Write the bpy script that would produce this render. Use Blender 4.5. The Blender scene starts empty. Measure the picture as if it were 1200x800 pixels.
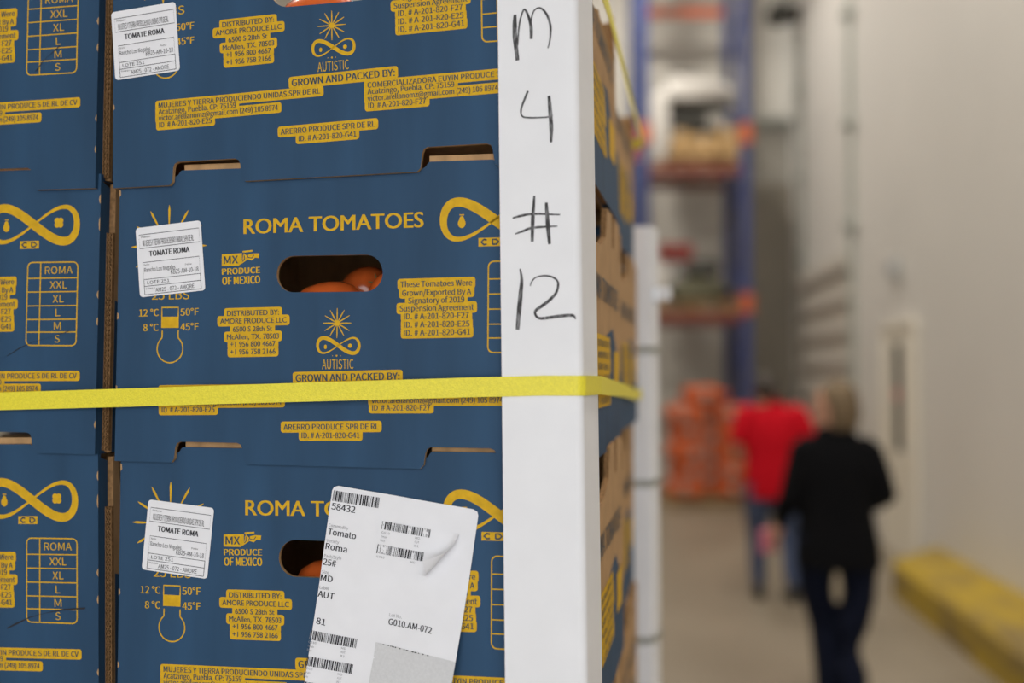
import bpy, bmesh, math, random
from math import sin, cos, pi, radians, tan
from mathutils import Vector, Matrix, Euler
from mathutils.geometry import delaunay_2d_cdt
def tessellate_polygon(loops):
    P = [Vector((v[0], v[1])) for l in loops for v in l]; E = []; b = 0
    for l in loops:
        E += [(b + i, b + (i + 1) % len(l)) for i in range(len(l))]; b += len(l)
    vo, eo, fo, ov, oe, of = delaunay_2d_cdt(P, E, [], 0, 1e-6)
    out = []
    for f in fo:
        if not all(ov[i] for i in f): continue
        cx = sum(vo[i].x for i in f) / 3; cy = sum(vo[i].y for i in f) / 3; ins = False
        for a, c in E:
            p, q = P[a], P[c]
            if (p.y > cy) != (q.y > cy) and cx < (q.x - p.x) * (cy - p.y) / (q.y - p.y) + p.x: ins = not ins
        if ins: out.append(tuple(ov[i][0] for i in f))
    return out
random.seed(7)
sc = bpy.context.scene
C = sc.collection

# ------------------------------------------------------------------ camera
EYE = 1.68
cam_d = bpy.data.cameras.new('camera'); cam = bpy.data.objects.new('camera', cam_d); C.objects.link(cam)
cam_d.sensor_width = 36.0; cam_d.lens = 35.0
cam.location = (0, 0, EYE); cam.rotation_euler = (radians(90) + math.atan(38 / 1166.7), 0, 0)
cam_d.clip_start = 0.02; cam_d.clip_end = 200
cam_d.dof.use_dof = True; cam_d.dof.focus_distance = 0.845; cam_d.dof.aperture_fstop = 1.9
sc.camera = cam

# ------------------------------------------------------------------ daylight (open loading side behind the camera)
w = bpy.data.worlds.new('daylight'); sc.world = w; w.use_nodes = True
w.node_tree.nodes['Background'].inputs[0].default_value = (0.93, 0.96, 1.0, 1)
w.node_tree.nodes['Background'].inputs[1].default_value = 3.15

# ------------------------------------------------------------------ exposure
vs = sc.view_settings
vs.view_transform = 'Standard'; vs.look = 'None'; vs.gamma = 1.0; vs.use_curve_mapping = False
vs.exposure = 0.0

# ------------------------------------------------------------------ materials
def new_mat(name):
    m = bpy.data.materials.new(name); m.use_nodes = True
    return m, m.node_tree, m.node_tree.nodes['Principled BSDF']

def mat(name, col, rough=0.6, metal=0.0, spec=0.5, noise=None, bump=None, coat=0.0):
    """noise = (scale, amount, stretch xyz): value variation; bump = (scale, strength, stretch)"""
    m, nt, b = new_mat(name)
    b.inputs['Base Color'].default_value = (*col, 1); b.inputs['Roughness'].default_value = rough
    b.inputs['Metallic'].default_value = metal; b.inputs['Specular IOR Level'].default_value = spec
    b.inputs['Coat Weight'].default_value = coat
    def tex(scale, st):
        tc = nt.nodes.new('ShaderNodeTexCoord'); mp = nt.nodes.new('ShaderNodeMapping')
        mp.inputs['Scale'].default_value = st
        n = nt.nodes.new('ShaderNodeTexNoise'); n.inputs['Scale'].default_value = scale
        n.inputs['Detail'].default_value = 5
        nt.links.new(tc.outputs['Object'], mp.inputs[0]); nt.links.new(mp.outputs[0], n.inputs['Vector'])
        return n
    if noise:
        n = tex(noise[0], noise[2] if len(noise) > 2 else (1, 1, 1))
        r = nt.nodes.new('ShaderNodeMapRange')
        r.inputs[1].default_value = 0.3; r.inputs[2].default_value = 0.7
        r.inputs[3].default_value = 1 - noise[1]; r.inputs[4].default_value = 1 + noise[1]
        mx = nt.nodes.new('ShaderNodeMix'); mx.data_type = 'RGBA'; mx.blend_type = 'MULTIPLY'
        mx.inputs[0].default_value = 1; mx.inputs[6].default_value = (*col, 1)
        nt.links.new(n.outputs['Fac'], r.inputs[0]); nt.links.new(r.outputs[0], mx.inputs[7])
        nt.links.new(mx.outputs[2], b.inputs['Base Color'])
    if bump:
        n = tex(bump[0], bump[2] if len(bump) > 2 else (1, 1, 1))
        bp = nt.nodes.new('ShaderNodeBump'); bp.inputs['Strength'].default_value = bump[1]
        bp.inputs['Distance'].default_value = 0.002
        nt.links.new(n.outputs['Fac'], bp.inputs['Height']); nt.links.new(bp.outputs[0], b.inputs['Normal'])
    return m

def two_tone(name, c1, c2, scale, lo, hi, rough=0.7, st=(1, 1, 1), bump=0.0):
    m, nt, b = new_mat(name); b.inputs['Roughness'].default_value = rough
    tc = nt.nodes.new('ShaderNodeTexCoord'); mp = nt.nodes.new('ShaderNodeMapping'); mp.inputs['Scale'].default_value = st
    n = nt.nodes.new('ShaderNodeTexNoise'); n.inputs['Scale'].default_value = scale; n.inputs['Detail'].default_value = 6
    r = nt.nodes.new('ShaderNodeMapRange'); r.inputs[1].default_value = lo; r.inputs[2].default_value = hi
    mx = nt.nodes.new('ShaderNodeMix'); mx.data_type = 'RGBA'
    mx.inputs[6].default_value = (*c1, 1); mx.inputs[7].default_value = (*c2, 1)
    nt.links.new(tc.outputs['Object'], mp.inputs[0]); nt.links.new(mp.outputs[0], n.inputs['Vector'])
    nt.links.new(n.outputs['Fac'], r.inputs[0]); nt.links.new(r.outputs[0], mx.inputs[0])
    nt.links.new(mx.outputs[2], b.inputs['Base Color'])
    if bump:
        bp = nt.nodes.new('ShaderNodeBump'); bp.inputs['Strength'].default_value = bump; bp.inputs['Distance'].default_value = 0.01
        nt.links.new(n.outputs['Fac'], bp.inputs['Height']); nt.links.new(bp.outputs[0], b.inputs['Normal'])
    return m

M = {}
M['blue'] = mat('blue printed cardboard', (0.020, 0.062, 0.128), 0.6, noise=(26, 0.16, (1, 1, 0.12)), bump=(90, 0.12, (1, 1, 0.03)), spec=0.25)
M['kraft'] = mat('kraft cardboard', (0.43, 0.265, 0.13), 0.85, noise=(120, 0.16, (1, 1, 0.3)), spec=0.2)
M['kraftdark'] = mat('fluted kraft paper', (0.26, 0.145, 0.065), 0.9, noise=(300, 0.3), spec=0.1)
M['gold'] = mat('gold ink', (0.64, 0.375, 0.014), 0.65, noise=(160, 0.10), spec=0.2)
M['navy'] = mat('navy ink', (0.035, 0.060, 0.085), 0.6, noise=(220, 0.3), spec=0.3)
M['white'] = mat('white label paper', (0.80, 0.80, 0.83), 0.5, noise=(40, 0.02), spec=0.3)
M['torn'] = mat('grey label backing', (0.62, 0.62, 0.63), 0.6, noise=(500, 0.05), spec=0.3)
M['ink'] = mat('black label ink', (0.025, 0.025, 0.03), 0.6, spec=0.2)
M['greyink'] = mat('faint grey label ink', (0.28, 0.28, 0.30), 0.6, spec=0.2)
M['board'] = mat('white paperboard', (0.79, 0.79, 0.81), 0.55, noise=(18, 0.025), bump=(60, 0.05), spec=0.35)
M['boardedge'] = mat('paperboard cut edge', (0.50, 0.46, 0.40), 0.8, noise=(200, 0.15))
M['pencil'] = two_tone('charcoal crayon', (0.045, 0.043, 0.045), (0.30, 0.30, 0.31), 420, 0.45, 0.75, 0.8, (1, 1, 0.35))
M['strap'] = mat('yellow plastic strap', (0.80, 0.70, 0.035), 0.42, noise=(500, 0.08, (1, 1, 1)), bump=(900, 0.25), spec=0.5)
M['clearstrap'] = mat('grey plastic strap', (0.60, 0.60, 0.55), 0.45)
M['tomato'] = mat('ripe tomato skin', (0.62, 0.115, 0.022), 0.22, noise=(18, 0.25), spec=0.6, coat=0.4)
M['stem'] = mat('dry tomato stem', (0.16, 0.17, 0.05), 0.8)
M['wood'] = mat('pallet wood', (0.42, 0.27, 0.13), 0.8, noise=(14, 0.25, (1, 6, 6)))
M['wall'] = mat('white wall panel', (0.63, 0.605, 0.57), 0.5, noise=(0.7, 0.035), spec=0.35)
M['backwall'] = mat('back wall paint', (0.58, 0.55, 0.49), 0.6, noise=(0.6, 0.05))
M['ceil'] = mat('ceiling steel', (0.6, 0.6, 0.58), 0.7)
M['floor'] = two_tone('polished concrete', (0.185, 0.152, 0.108), (0.24, 0.198, 0.145), 1.3, 0.3, 0.7, 0.42, (1, 1, 1))
M['curb'] = two_tone('worn yellow paint', (0.37, 0.245, 0.009), (0.20, 0.135, 0.035), 3.2, 0.45, 0.64, 0.6, (1, 0.5, 1.6))
M['yellow'] = mat('yellow paint', (0.75, 0.52, 0.02), 0.5)
M['rackblue'] = mat('blue rack steel', (0.032, 0.050, 0.165), 0.45, noise=(8, 0.15))
M['rackorange_shaded'] = mat('orange rack beam with painted shade', (0.16, 0.03, 0.016), 0.5, noise=(8, 0.15))  # orange beams again, with their shade mixed into a dark red
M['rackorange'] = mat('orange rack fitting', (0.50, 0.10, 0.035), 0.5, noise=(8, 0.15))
M['track'] = mat('galvanised track', (0.36, 0.38, 0.34), 0.5, metal=0.2)
M['panel'] = mat('door panel', (0.58, 0.54, 0.48), 0.45)
M['panelrib'] = mat('door panel joint', (0.41, 0.37, 0.33), 0.5)
M['door'] = mat('personnel door paint', (0.70, 0.65, 0.56), 0.5)
M['glassdark'] = mat('dark door glass', (0.018, 0.024, 0.022), 0.35, spec=0.05)
M['red'] = mat('red plastic', (0.45, 0.022, 0.012), 0.45)
M['dark'] = mat('dark equipment', (0.035, 0.033, 0.026), 0.6)
M['olive'] = mat('olive cloth', (0.09, 0.085, 0.05), 0.9)
M['tarp'] = mat('white wrap film', (0.56, 0.53, 0.49), 0.45, bump=(9, 0.6))
M['tanbox'] = mat('tan carton', (0.44, 0.28, 0.12), 0.8, noise=(10, 0.1))
M['sack'] = mat('orange mesh sack', (0.52, 0.098, 0.022), 0.75, noise=(45, 0.35), bump=(60, 0.7))
M['sacklabel'] = mat('pale sack label', (0.30, 0.28, 0.25), 0.5)
M['skin'] = mat('skin', (0.52, 0.27, 0.18), 0.55)
M['shirt'] = mat('red shirt cloth', (0.52, 0.004, 0.014), 0.9, bump=(14, 0.5), spec=0.15)
M['jeans'] = mat('blue denim', (0.045, 0.065, 0.13), 0.85, noise=(40, 0.2))
M['black'] = mat('black jacket cloth', (0.005, 0.005, 0.006), 0.95, bump=(12, 0.4), spec=0.1)
M['navycloth'] = mat('dark navy trousers', (0.006, 0.008, 0.018), 0.95, spec=0.1)
M['darkhair'] = mat('dark brown hair', (0.03, 0.02, 0.014), 0.6)
M['blond'] = mat('grey blond hair', (0.15, 0.105, 0.06), 0.65, spec=0.2, noise=(30, 0.25, (1, 1, 0.2)))
M['shoe'] = mat('black shoe leather', (0.012, 0.012, 0.012), 0.4)
M['pink'] = mat('pink cover', (0.72, 0.22, 0.30), 0.4)
M['lamp'] = mat('lamp housing', (0.5, 0.5, 0.5), 0.4, metal=0.6)

# ------------------------------------------------------------------ helpers
def link(name, data, parent=None):
    o = bpy.data.objects.new(name, data); C.objects.link(o)
    if parent is not None: o.parent = parent
    return o
def mesh(name, verts, faces, mats, midx=None, smooth=False):
    me = bpy.data.meshes.new(name); me.from_pydata(verts, [], faces)
    for m in (mats if isinstance(mats, (list, tuple)) else [mats]): me.materials.append(M[m])
    if midx: me.polygons.foreach_set('material_index', midx)
    if smooth: me.polygons.foreach_set('use_smooth', [True] * len(me.polygons))
    me.update(); return me
def bm_mesh(name, bm, mats, smooth=False):
    me = bpy.data.meshes.new(name); bm.to_mesh(me); bm.free()
    for m in (mats if isinstance(mats, (list, tuple)) else [mats]): me.materials.append(M[m])
    if smooth: me.polygons.foreach_set('use_smooth', [True] * len(me.polygons))
    return me
def tag(o, label=None, cat=None, group=None, kind=None):
    if label: o['label'] = label
    if cat: o['category'] = cat
    if group: o['group'] = group
    if kind: o['kind'] = kind
    return o
def empty(name, loc=(0, 0, 0), rot=(0, 0, 0)):
    o = bpy.data.objects.new(name, None); C.objects.link(o); o.location = loc; o.rotation_euler = rot
    o.empty_display_size = 0.1; return o
def copy_tree(o, parent=None):
    c = o.copy(); C.objects.link(c); c.parent = parent
    for ch in o.children: copy_tree(ch, c)
    return c
def bx(bm, x0, x1, y0, y1, z0, z1, bevel=0.0, mi=0):
    r = bmesh.ops.create_cube(bm, size=1.0)
    for v in r['verts']:
        v.co = Vector(((x0 + x1) / 2 + v.co.x * (x1 - x0), (y0 + y1) / 2 + v.co.y * (y1 - y0), (z0 + z1) / 2 + v.co.z * (z1 - z0)))
    fs = {f for v in r['verts'] for f in v.link_faces}
    for f in fs: f.material_index = mi
    if bevel:
        es = list({e for v in r['verts'] for e in v.link_edges})
        bmesh.ops.bevel(bm, geom=es, offset=bevel, segments=2, affect='EDGES', profile=0.5)
def boxpart(name, parent, m, *dims, bevel=0.0):
    bm = bmesh.new(); bx(bm, *dims, bevel=bevel); return link(name, bm_mesh(name, bm, m), parent)
def ring_loft(bm, rings, n=20, cap=True):
    """rings: (center Vector, ax Vector, ay Vector) ellipse rings"""
    R = []
    for c, ax, ay in rings:
        R.append([bm.verts.new(Vector(c) + ax * cos(2 * pi * k / n) + ay * sin(2 * pi * k / n)) for k in range(n)])
    for a, b in zip(R, R[1:]):
        for k in range(n): bm.faces.new((a[k], a[(k + 1) % n], b[(k + 1) % n], b[k]))
    if cap:
        bm.faces.new(R[0][::-1]); bm.faces.new(R[-1])
def hrings(bm, L, n=24):
    ring_loft(bm, [(Vector((x, y, z)), Vector((rx, 0, 0)), Vector((0, ry, 0))) for x, y, z, rx, ry in L], n)
def tube(bm, pts, radii, n=12):
    pts = [Vector(p) for p in pts]; rings = []
    up = Vector((0.123, 0.31, 0.94))
    for i, p in enumerate(pts):
        d = (pts[min(i + 1, len(pts) - 1)] - pts[max(i - 1, 0)]).normalized()
        a = d.cross(up).normalized(); b = d.cross(a).normalized()
        r = radii[i] if isinstance(radii, (list, tuple)) else radii
        rings.append((p, a * r, b * r))
    ring_loft(bm, rings, n)
    bmesh.ops.recalc_face_normals(bm, faces=bm.faces[:])
def ball(bm, c, r, rot=None, seg=16):
    m = Matrix.Translation(c) @ (rot.to_matrix().to_4x4() if rot else Matrix()) @ Matrix.Diagonal((r[0], r[1], r[2], 1))
    bmesh.ops.create_uvsphere(bm, u_segments=seg, v_segments=max(8, seg * 2 // 3), radius=1, matrix=m)

def extrude_outline(name, loops, thick, mats, axis='front', edge_blue=()):
    """2-D outline (outer loop + holes, mm) to a plate. Front cap -> slot 0, back -> 1, rims -> 2.
    axis 'front': (u,v)->(x,z), front at y=0 going to y=thick. axis 'side': (s,v)->(y,z), outer at x=thick, inner x=0"""
    vs2 = [p for l in loops for p in l]; N = len(vs2)
    tris = tessellate_polygon([[Vector((p[0], p[1], 0)) for p in l] for l in loops])
    V = []
    for k in (0, 1):
        for p in vs2:
            u, v = p[0] / 1000, p[1] / 1000
            V.append((u, k * thick, v) if axis == 'front' else ((1 - k) * thick, u, v))
    F = []; MI = []
    for t in tris:
        a, b, c = [vs2[i] for i in t]
        ccw = (b[0] - a[0]) * (c[1] - a[1]) - (b[1] - a[1]) * (c[0] - a[0]) > 0
        t = tuple(t) if ccw else (t[0], t[2], t[1])
        F.append(t); MI.append(0); F.append(tuple(N + i for i in t[::-1])); MI.append(1)
    base = 0
    for li, l in enumerate(loops):
        n = len(l)
        area = sum(l[i][0] * l[(i + 1) % n][1] - l[(i + 1) % n][0] * l[i][1] for i in range(n))
        for i in range(n):
            j = (i + 1) % n
            q = (base + i, N + base + i, N + base + j, base + j)
            if (area > 0) == (li > 0): q = q[::-1]
            F.append(q); MI.append(0 if edge_blue and abs(l[i][0] - l[j][0]) < .01 and l[i][0] in edge_blue else 2)
        base += n
    return mesh(name, V, F, mats, MI)

def rrect(u0, v0, u1, v1, r, n=4):
    P = []
    for cx, cy, a in ((u1 - r, v1 - r, 0), (u0 + r, v1 - r, 90), (u0 + r, v0 + r, 180), (u1 - r, v0 + r, 270)):
        for k in range(n + 1):
            t = radians(a + 90 * k / n); P.append((cx + r * cos(t), cy + r * sin(t)))
    return P

# ------------------------------------------------------------------ flat print (ink layers), in millimetres on a face
TEXTS = {}
try:        # Blender's own interface font; the built-in one is the fallback
    import os
    GROTESK = bpy.data.fonts.load(os.path.join(bpy.utils.system_resource('DATAFILES'), 'fonts', 'Noto Sans CJK Regular.woff2'))
except Exception:
    GROTESK = None
def text_src(s, bold, font=1):
    k = (s, 0.0, font)
    if k not in TEXTS:
        cu = bpy.data.curves.new('glyphs', 'FONT'); cu.body = s; cu.size = 1.0; cu.resolution_u = 3 if font else 4
        if font and GROTESK: cu.font = GROTESK
        cu.fill_mode = 'FRONT'
        TEXTS[k] = bpy.data.objects.new('glyphs', cu); C.objects.link(TEXTS[k])
    return k
class Ink:
    def __init__(s): s.V = []; s.F = []; s.T = []; s.lift = 0.00015
    def poly(s, pts, off=0.0, flip=False):
        b = len(s.V); s.V += [(p[0], p[1], off) for p in pts]
        for t in tessellate_polygon([[Vector((p[0], p[1], 0)) for p in pts]]):
            a, q, c = [pts[i] for i in t]
            ccw = (q[0] - a[0]) * (c[1] - a[1]) - (q[1] - a[1]) * (c[0] - a[0]) > 0
            t = t if ccw else (t[0], t[2], t[1]); s.F.append(tuple(b + i for i in t))
    def ribbon(s, pts, wd, closed=False, off=0.0):
        n = len(pts); b = len(s.V); L = []
        for i, p in enumerate(pts):
            q0 = pts[(i - 1) % n] if closed or i > 0 else p; q1 = pts[(i + 1) % n] if closed or i < n - 1 else p
            dx, dy = q1[0] - q0[0], q1[1] - q0[1]; d = math.hypot(dx, dy) or 1
            h = (wd[i] if isinstance(wd, (list, tuple)) else wd) / 2
            s.V.append((p[0] - dy / d * h, p[1] + dx / d * h, off)); s.V.append((p[0] + dy / d * h, p[1] - dx / d * h, off))
        for i in range(n if closed else n - 1):
            j = (i + 1) % n; s.F.append((b + 2 * i, b + 2 * i + 1, b + 2 * j + 1, b + 2 * j))
    def line(s, a, b, wd, off=0.0): s.ribbon([a, b], wd, off=off)
    def disc(s, c, rx, ry=None, n=16, off=0.0): s.poly([(c[0] + rx * cos(2 * pi * k / n), c[1] + (ry or rx) * sin(2 * pi * k / n)) for k in range(n)], off)
    def text(s, t, a, b, cap, bold=0.0, off=0.0, font=1): s.T.append((text_src(t, bold, font), a, b, cap, off, max(bold, 0.0)))
    def blob(s, a, b, cap, pad=2.6, lo=2.3, hi=2.3, off=0.0):
        d = math.hypot(b[0] - a[0], b[1] - a[1]); ex = ((b[0] - a[0]) / d, (b[1] - a[1]) / d); ey = (-ex[1], ex[0])
        s.poly([(a[0] + ex[0] * x + ey[0] * y, a[1] + ex[1] * x + ey[1] * y) for x, y in rrect(-pad, -lo, d + pad, cap + hi, 2.2, 3)], off)
    def build(s, name, m, base=0.00015, warp=None, axis='front'):
        V = list(s.V); F = list(s.F)
        for k, a, b, cap, off, bold in s.T:
          vv, ff = GLY[k]
          for q, sh in enumerate((0.0,) if bold == 0 else (-bold * cap, 0.0, bold * cap)):
            if not vv: continue
            x0 = min(p[0] for p in vv); x1 = max(p[0] for p in vv)
            d = math.hypot(b[0] - a[0], b[1] - a[1]); ex = ((b[0] - a[0]) / d, (b[1] - a[1]) / d); ey = (-ex[1], ex[0])
            sx = (d - 2 * bold * cap) / (x1 - x0); sy = cap / CAPH[k[2]]; n0 = len(V)
            for p in vv:
                x = (p[0] - x0) * sx + sh + bold * cap; y = p[1] * sy
                V.append((a[0] + ex[0] * x + ey[0] * y, a[1] + ex[1] * x + ey[1] * y, off + .012 * q))
            F += [tuple(n0 + i for i in f) for f in ff]
        out = []
        for u, v, o in V:
            h = base + o * 0.001 + (warp(u, v) if warp else 0)
            out.append((u / 1000, -h, v / 1000) if axis == 'front' else (h, u / 1000, v / 1000))
        return mesh(name, out, F, m)
GLY = {}; CAPH = {}
def bake_text():
    ks = [text_src('H', 0.0, 0), text_src('H', 0.0, 1)]
    bpy.context.view_layer.update(); dg = bpy.context.evaluated_depsgraph_get()
    for k, o in TEXTS.items():
        if k in GLY: continue
        ev = o.evaluated_get(dg); me = ev.to_mesh()
        GLY[k] = ([tuple(v.co) for v in me.vertices], [tuple(p.vertices) for p in me.polygons]); ev.to_mesh_clear()
    for k in ks: CAPH[k[2]] = max(v[1] for v in GLY[k][0])
    for k, o in list(TEXTS.items()):
        cu = o.data; bpy.data.objects.remove(o); bpy.data.curves.remove(cu)
    TEXTS.clear()

# ------------------------------------------------------------------ room shell
WT = 6.5                                    # the aisle runs 6.5 degrees off the camera axis
wall_rot = (0, 0, radians(-WT)); wall_loc = Vector((2.57, 0, 0))
def wl(y, z=0.0, x=0.0):                    # point on the right wall: y along it, x into the wall
    c, s = cos(radians(WT)), sin(radians(WT))
    return Vector((2.57 + x * c + y * s, -x * s + y * c, z))
def struct(name, bm, m, loc=(0, 0, 0), rot=(0, 0, 0), label=None):
    o = link(name, bm_mesh(name, bm, m)); o.location = loc; o.rotation_euler = rot; o['kind'] = 'structure'
    if label: o['label'] = label
    return o
bm = bmesh.new(); bx(bm, -9, 7, -5, 16.2, -0.2, 0.0)
floor = struct('floor', bm, 'floor', label='brown grey polished concrete warehouse floor')
bm = bmesh.new(); bx(bm, 0, 0.25, -5, 15.3, 0, 9.5)
wr = struct('wall_right', bm, 'wall', wall_loc, wall_rot, 'tall white warehouse wall along the aisle')
bm = bmesh.new(); bx(bm, -9, 6.0, 15.35, 15.6, 0, 9.5)
struct('wall_back', bm, 'backwall', label='white end wall behind the storage rack')
bm = bmesh.new(); bx(bm, -9.25, -9, -5, 15.6, 0, 9.5)
struct('wall_left', bm, 'backwall', label='white warehouse wall far to the left')
DX0, DX1, DZ = -2.7, 2.2, 3.7
fw_me = extrude_outline('wall_front', [[(-9200, 0), (DX0 * 1000, 0), (DX0 * 1000, DZ * 1000), (DX1 * 1000, DZ * 1000), (DX1 * 1000, 0), (2900, 0), (2900, 9500), (-9200, 9500)]], .2, ['backwall'] * 3)
o = link('wall_front', fw_me); o.location = (0, -3.0, 0); tag(o, 'wall with the open loading door behind the viewer', kind='structure')
pd = bpy.data.lights.new('door_daylight_portal', 'AREA'); pd.shape = 'RECTANGLE'; pd.size = DX1 - DX0; pd.size_y = DZ; pd.cycles.is_portal = True
po = link('door_daylight_portal', pd); po.location = ((DX0 + DX1) / 2, -2.95, DZ / 2); po.rotation_euler = (radians(90), 0, 0)
bm = bmesh.new(); bx(bm, -9.25, 7, -3.2, 16.2, 9.5, 9.7)
struct('ceiling', bm, 'ceil', label='high pale steel warehouse ceiling')

def lamp(x, y, z, e, size=0.5, col=(1, 0.95, 0.87), label=''):
    t = empty('high_bay_lamp', (x, y, z)); tag(t, label, 'lamp', 'high bay lamps under the ceiling')
    bm = bmesh.new(); hrings(bm, [(0, 0, 0.0, .34, .34), (0, 0, .02, .34, .34), (0, 0, .22, .14, .14), (0, 0, .34, .12, .12)], 24)
    link('lamp_housing', bm_mesh('lamp_housing', bm, 'lamp', True), t)
    bm = bmesh.new(); tube(bm, [(0, 0, .32), (0, 0, 9.5 - z)], .012, 8); link('hanging_rod', bm_mesh('hanging_rod', bm, 'lamp'), t)
    ld = bpy.data.lights.new('lamp_light', 'AREA'); ld.shape = 'DISK'; ld.size = size; ld.energy = e; ld.color = col
    lo = link('lamp_light', ld, t); lo.location = (0, 0, -0.03)
lamp(1.2, 2.2, 8.6, 250, label='high bay lamp above the walking woman')
lamp(2.0, 6.6, 8.6, 210, label='high bay lamp above the man in red')
lamp(1.0, 12.0, 8.6, 260, label='high bay lamp in front of the storage rack')
lamp(-4.5, 5.0, 8.6, 200, label='high bay lamp over the left side of the warehouse')

# --- personnel door with a narrow window
d1 = empty('door_1', wl(9.29), wall_rot); d1['kind'] = 'structure'; d1['label'] = 'cream personnel door with a tall narrow dark window'
boxpart('door_frame', d1, 'door', -0.06, -0.005, -0.56, -0.50, 0, 2.17, bevel=.006)
boxpart('door_frame', d1, 'door', -0.06, -0.005, 0.50, 0.56, 0, 2.17, bevel=.006)
boxpart('door_frame', d1, 'door', -0.06, -0.005, -0.50, 0.50, 2.10, 2.17, bevel=.006)
leaf = extrude_outline('door_leaf', [[(-498, 5), (498, 5), (498, 2098), (-498, 2098)], [(-110, 960), (190, 960), (190, 1960), (-110, 1960)]], 0.02, ['door'] * 3, 'side')
o = link('door_leaf', leaf, d1); o.location = (-0.04, 0, 0)
p = boxpart('window_pane', d1, 'glassdark', -0.036, -0.030, -0.11, 0.19, 0.96, 1.96)
boxpart('red_sticker', d1, 'red', -0.043, -0.0405, -0.01, 0.15, 1.44, 1.54)
bm = bmesh.new(); tube(bm, [(-.041, -.42, 1.02), (-.09, -.42, 1.02), (-.09, -.30, 1.02)], .011, 8); link('door_handle', bm_mesh('door_handle', bm, 'lamp', True), d1)

# --- sectional dock door on high-lift tracks
d2 = empty('door_2', wl(12.75), wall_rot); d2['kind'] = 'structure'; d2['label'] = 'wide sectional door of horizontal panels in the white wall'
bm = bmesh.new(); bx(bm, -0.05, -0.012, -1.5, 1.5, 0, 0.345, bevel=.012); panel_me = bm_mesh('door_panel', bm, 'panel')
bm = bmesh.new(); bx(bm, -0.035, -0.012, -1.5, 1.5, 0.345, 0.365)
for sgn in (-1, 1): pass
rib_me = bm_mesh('panel_joint', bm, 'panelrib')
bm = bmesh.new(); bx(bm, -0.10, -0.045, -1.5, 1.5, 0.30, 0.36, bevel=.008); stiff_me = bm_mesh('panel_stiffener', bm, 'panelrib')
for k in range(8):
    o = link('door_panel', panel_me, d2); o.location.z = k * 0.365
    j = link('panel_joint', rib_me, o); g = link('panel_stiffener', stiff_me, o)
for y0 in (-1.56, 1.56):
    bm = bmesh.new(); bx(bm, -0.06, -0.003, y0 - .03, y0 + .03, 0, 6.6, bevel=.01)
    o = link('vertical_track', bm_mesh('vertical_track', bm, 'track'), d2)
    for z in (3.35, 4.5, 5.75):
        bm = bmesh.new(); bx(bm, -0.10, -0.002, y0 - .12, y0 + .12, z - .045, z + .045, bevel=.01)
        link('track_bracket', bm_mesh('track_bracket', bm, 'track'), o)
boxpart('header_seal', d2, 'panel', -0.09, -0.004, -1.5, 1.5, 2.93, 3.08, bevel=.01)
t = empty('track_shaft', wl(14.3, 6.95), wall_rot); tag(t, 'dark winding drum and shaft high on the wall corner', 'machinery')
bm = bmesh.new(); tube(bm, [(-.3, -3.2, 0), (-.3, .35, 0)], .035, 10); link('shaft', bm_mesh('shaft', bm, 'track', True), t)
bm = bmesh.new(); tube(bm, [(-.3, .1, 0), (-.3, .14, 0), (-.3, .30, 0), (-.3, .34, 0)], [.1, .17, .17, .1], 16); link('drum', bm_mesh('drum', bm, 'dark', True), t)
for yy in (-3.0, .22):
    bm = bmesh.new(); bx(bm, -.36, -.001, yy - .03, yy + .03, -.12, .12, bevel=.01); link('shaft_bracket', bm_mesh('shaft_bracket', bm, 'dark'), t)
# made-up sliding door whose dark colour stands for wall shade right of the rack
M['wallshade'] = mat('grey brown wall shade', (0.21, 0.185, 0.145), 0.6, noise=(1.5, 0.1)); M['wallshade_top'] = mat('paler grey brown wall shade', (0.30, 0.28, 0.24), 0.6)  # wall shade as two tones, paler towards the top
slab = empty('shade_slab', (3.86, 15.35, 0)); slab['kind'] = 'structure'; slab['label'] = 'tall grey brown slab standing in for wall shade beside the rack'
boxpart('door_leaf', slab, 'wallshade', -.50, .46, -.12, -.02, .03, 4.6, bevel=.02); boxpart('shade_slab_top', slab, 'wallshade_top', -.50, .44, -.10, -.015, 4.6, 5.5, bevel=.02)  # leaf shapes of the added slab, holding the shade tones
boxpart('shade_slab_rail', slab, 'track', -.75, .48, -.16, -.005, 5.5, 5.62, bevel=.01)
bm = bmesh.new(); tube(bm, [(-.36, -.12, .95), (-.36, -.19, 1.0), (-.36, -.19, 1.35), (-.36, -.12, 1.4)], .018, 8); link('door_handle', bm_mesh('door_handle', bm, 'lamp', True), slab)
# small fixture above the personnel door
t = empty('wall_sensor', wl(9.42, 2.67), wall_rot); tag(t, 'small grey fixture on the wall above the door', 'fixture')
boxpart('housing', t, 'lamp', -.09, -.001, -.08, .08, -.08, .08, bevel=.015); boxpart('mounting_plate', t, 'track', -.012, 0.0, -.1, .1, -.1, .1)
# yellow bollard
t = empty('bollard', wl(10.35, 0, -.42), wall_rot); tag(t, 'yellow steel bollard half hidden by the woman', 'bollard')
bm = bmesh.new(); hrings(bm, [(0, 0, 0.004, .07, .07), (0, 0, 1.24, .07, .07), (0, 0, 1.285, .055, .055), (0, 0, 1.30, .02, .02)], 20); link('post', bm_mesh('post', bm, 'yellow', True), t)
bm = bmesh.new(); hrings(bm, [(0, 0, 0, .12, .12), (0, 0, .012, .12, .12)], 20); link('base_plate', bm_mesh('base_plate', bm, 'yellow'), t)
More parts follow.
